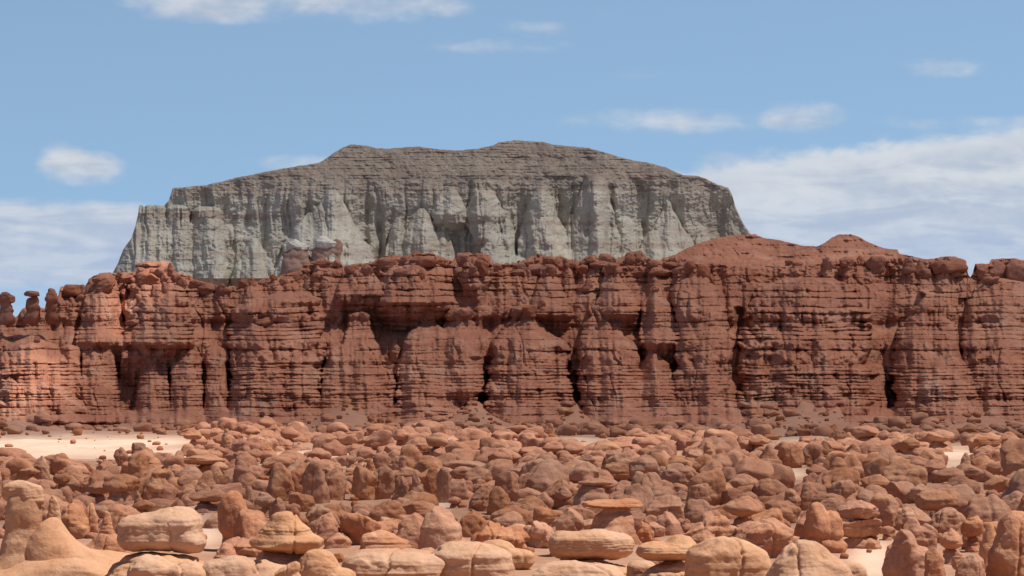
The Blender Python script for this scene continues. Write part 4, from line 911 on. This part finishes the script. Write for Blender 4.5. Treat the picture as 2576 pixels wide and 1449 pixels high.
# the many smaller rocks beyond them, and loose stones on the sand, read as one mass
VV = []; FF = []; nv = 0
def add_mass(P, f):
    global nv
    VV.append(P); FF.append(f+nv); nv += len(P)
for kind, x, y, wd, ht, px, py in [t for t in fill if id(t) not in INS]:
    seed += 13; zb = float(ground(x, y)) - .1*ht - .1
    for nm, P, f, dz in make_parts(kind, wd, wd*rf.uniform(.8, 1.1), ht*1.1, 4 if wd*F/y > 48 else 3, seed):
        add_mass(P + (x, y, zb+dz), f)
for i in range(420):
    px = rf.uniform(-250, 2830); y = rf.uniform(515, 604); x = (px-CX)*y/F
    if fbm(np.array([px/150]), np.array([y/60]), .9, 821, 2)[0] < (.10 if px < 700 else -.10): continue
    wd = rf.choice((1.0, 1.5, 2.0, 2.8, 3.6)); ht = wd*rf.uniform(.4, .8); seed += 13
    for nm, P, f, dz in make_parts(rf.choice(('boulder', 'cluster', 'dome', 'block', 'loaf', 'mushroom')), wd, wd, ht, 3, seed):
        add_mass(P + (x, y, float(ground(x, y)) - .15*ht + dz), f)
o = link("far_rocks", mesh_from("far_rocks", np.concatenate(VV), np.concatenate(FF), M_FAR)); o['kind'] = 'stuff'
o['label'] = 'mass of smaller red rocks covering the far valley floor'
VV = []; FF = []; nv = 0
for i in range(3000):
    y = math.sqrt(rf.uniform(158**2, 606**2)) if i < 2300 else rf.uniform(520, 606); px = rf.uniform(-40, 2620); x = (px-CX)*y/F; wd = rf.choice((.2, .28, .35, .5, .7, 1.0)) * (1.0 if y < 420 else 1.35)
    if y > 520: wd *= rf.uniform(.7, 1.5)
    if rf.random() < .8*bare(px, HY+F*H0/y): continue
    seed += 3; P, f = solid(lobes('boulder', rf), wd, wd, wd*rf.uniform(.5, .9), 2 if wd*F/y < 22 else 3, seed, .06, facets=4)
    add_mass(P + (x, y, float(ground(x, y))-.12*wd), f)
o = link("scattered_stones", mesh_from("scattered_stones", np.concatenate(VV), np.concatenate(FF), M_FAR)); o['kind'] = 'stuff'
o['label'] = 'loose red stones scattered over the sand and talus'

# ------------------------------------------------------------------ boulders on the cliff's rim, and the hoodoos at its left end
RIMG = 'rounded boulders along the rim of the red cliff'
RIM = [ # left, right, top, bottom
 (232,292,690,716),(292,306,684,702),(305,342,684,704),(244,282,706,732),(160,205,716,742),(196,220,716,738),(190,216,732,752),(346,400,680,712),(402,428,690,712),(420,440,662,690),(392,420,672,700),(372,398,668,690),(430,452,684,704),(404,428,704,736),(440,462,690,716),(452,470,700,722),(378,392,716,742),(336,352,722,738),(340,358,734,758),
 (480,516,700,720),(500,540,712,736),(545,566,716,742),(560,584,724,738),(600,622,700,720),(624,646,696,716),(650,672,699,714),(676,700,690,704),(735,756,684,704),(757,776,686,702),(780,804,684,702),(760,780,700,722),(700,724,690,712),(800,826,704,722),
 (786,830,650,668),(836,862,655,670),(868,900,664,682),(905,940,660,684),(945,1000,644,664),(1000,1032,640,660),(1036,1090,636,664),(1092,1118,648,668),(1150,1184,636,656),(1186,1234,636,656),(1236,1262,658,676),(990,1040,672,688),(1048,1072,676,694),(1138,1166,670,690),(1176,1204,668,684),(1190,1226,654,684),
 (1296,1330,656,676),(1330,1374,660,684),(1290,1318,674,692),(1362,1400,642,658),(1390,1412,650,668),(1400,1424,660,678),(1372,1402,666,690),(1424,1452,656,672),(1454,1484,652,668),(1486,1530,656,670),(1450,1480,668,686),(1474,1496,640,656),(1504,1540,640,660),(1574,1596,638,656),(1590,1620,632,652),(1620,1660,650,668),(1660,1714,656,672),(1574,1628,675,690),(1634,1686,677,692),(1690,1730,660,684),(1720,1750,655,684),(1752,1784,660,684),(1780,1796,684,706),
 (2066,2100,646,676),(2108,2152,643,662),(2154,2178,642,662),(2180,2226,640,672),(2104,2130,667,686),(2228,2246,650,676),(2263,2312,644,680),(2300,2330,652,680),(2334,2390,654,680),(2354,2376,648,664),(2390,2418,668,690),(2360,2430,645,680),(2316,2340,668,692),(1974,1996,652,666),(1994,2020,652,666),
 (2455,2490,660,690),(2490,2536,650,690),(2534,2580,649,690),(2470,2512,694,714),
 (1062,1098,770,796),(1124,1150,776,798),(1150,1186,774,796),(1290,1320,769,790),(1316,1350,768,792),(1484,1512,771,790),(1510,1550,772,790),(2292,2312,770,786),(2314,2334,765,784),(2326,2352,770,786),(1350,1376,746,770),(1414,1432,698,714),(1462,1492,706,730),(1520,1560,664,684),(1640,1658,718,732),(904,926,786,806),(926,958,778,800),(1930,1956,934,952),(86,102,846,860),(640,690,795,818),(320,360,801,814),(660,690,786,800)]
RSH = [('plump', 0), ('squat', 1), ('rounded', 2)]
LAND = [(60,"the cliff's left end"),(380,"the rim's sunlit cluster"),(640,'the smooth red wall'),(900,"the dip beside the smooth wall"),(1080,"the rim's central swell"),(1210,"the twin-knobbed rim"),(1360,"the rim's small peak"),(1530,"the rim's tall capped tower"),(1690,'the foot of the red hill'),(2110,"the right-hand rim"),(2290,"the red hill's far end"),(2410,"the rim before the notch"),(2540,'the rim beyond the notch')]
rc = Counter(); rows = []
for i, (l, r_, t, b) in enumerate(RIM):
    c = (l+r_)/2; asp = (r_-l)/(b-t)
    shp = 'flat' if asp > 1.9 else 'ball-like' if asp < 1.15 else 'oval'
    lm = min(LAND, key=lambda q: abs(q[0]-c)); where = 'topping a tower under' if t > 740 else 'on'
    rows.append((l, r_, t, b, (shp, where, lm[1])))
tot_ = Counter(q[4] for q in rows)
for l, r_, t, b, k in sorted(rows, key=lambda q: q[0]):
    seed += 13; rc[k] += 1
    pre = '' if tot_[k] == 1 else ['first', 'second', 'third', 'fourth', 'fifth', 'sixth', 'seventh', 'eighth', 'ninth', 'tenth', 'eleventh', 'twelfth'][rc[k]-1] + ' '
    tail = '' if tot_[k] == 1 else ' from the left'
    dd = cliff_at((l+r_)/2, min(b+2, b+2)); wd = (r_-l)*dd/F*1.03; ht = (b-t)*dd/F*1.12
    yy = dd + wd*.12; x, _, z = pix((l+r_)/2, b+1, yy)
    rr = random.Random(seed)
    kind = rr.choice(('loaf', 'block', 'cluster')) if wd/ht > 1.5 else rr.choice(('boulder', 'cluster', 'block', 'cone', 'dome'))
    wd *= rr.uniform(.8, 1.25); ht *= rr.uniform(.85, 1.2); z -= rr.uniform(0, .35)*ht*(1 if t < 760 else .3)
    put_rock(kind, x, yy, wd, wd*.9, ht, 4, seed, f'{pre}{k[0]} boulder{tail} {k[1]} {k[2]}', M_RIM, RIMG, zb=z, name='rim_boulder', cat='boulder', rough=.06)
for l, r_, t, b, lab, lob in [(-6, 40, 734, 806, 'block-headed hoodoo at the far left end of the cliff', 'a'), (58, 102, 731, 802, 'anvil-capped hoodoo standing against the sky', 'b'), (112, 147, 724, 800, 'stubby pointed hoodoo against the sky', 'c')]:
    seed += 7; dd = 640; wd = (r_-l)*dd/F; ht = (b-t)*dd/F; x, y, z = pix((l+r_)/2, b, dd)
    T = thing('hoodoo', (x, y, z), lab, 'hoodoo', 'hoodoos at the left end of the cliff')
    P, f = solid([(0,0,.45,.62,.62,.5,3),(0,0,.08,1.0,1,.22,2.2),(.05,0,.5,.75,.7,.12,2.6)], wd, wd, ht*.86, 4, seed, .05, .07, .05); o = link('stem', mesh_from('stem', P, f, M_RIM), T); o.location = (0, 0, -.4)
    ch = .42 if lob != 'b' else .24
    P, f = solid([(0,0,.5,.9,.9,.5,3.4),(-.3,0,.4,.6,.7,.4,2.4)] if lob == 'a' else [(0,0,.5,1.0,.9,.42,2.6),(.5,0,.62,.45,.5,.3,2.2)] if lob == 'b' else lobes('tooth', random.Random(5)), wd*(.92 if lob != 'c' else 1.), wd*.9, ht*ch, 4, seed+3, .05, .06, .03)
    o = link('cap', mesh_from('cap', P, f, M_RIM), T); o.location = (0, 0, ht*(1.0-ch))

for i, (l, r_, t, b, lab) in enumerate([(780, 866, 594, 700, 'larger pale-capped reddish knob at the foot of the mesa'), (706, 790, 602, 700, 'smaller pale-capped reddish knob at the foot of the mesa')]):
    dd = 1462; wd = (r_-l)*dd/F; ht = (b-t)*dd/F; x, y, z = pix((l+r_)/2, b, dd)
    T = thing('rock_knob', (x, y, z), lab, 'rock knob', 'pale-capped knobs before the mesa')
    P, f = solid([(0,0,.2,1.0,1,.45,2.3),(.05,0,.60,.80,.8,.40,2.3),(-.35,-.2,.5,.5,.6,.36,2.3)], wd, wd, ht*.93, 5, 9000+i, .06, .07, .03); o = link('stem', mesh_from('stem', P, f, M_KNOB), T)
    P, f = solid([(0,0,.3,1,.95,.5,2.1),(-.2,0,.55,.55,.6,.42,2.1)], wd*.74, wd*.72, ht*.30, 5, 9010+i, .05, .08, .03); o = link('cap', mesh_from('cap', P, f, M_CAPW), T); o.location = (0, 0, ht*.71)
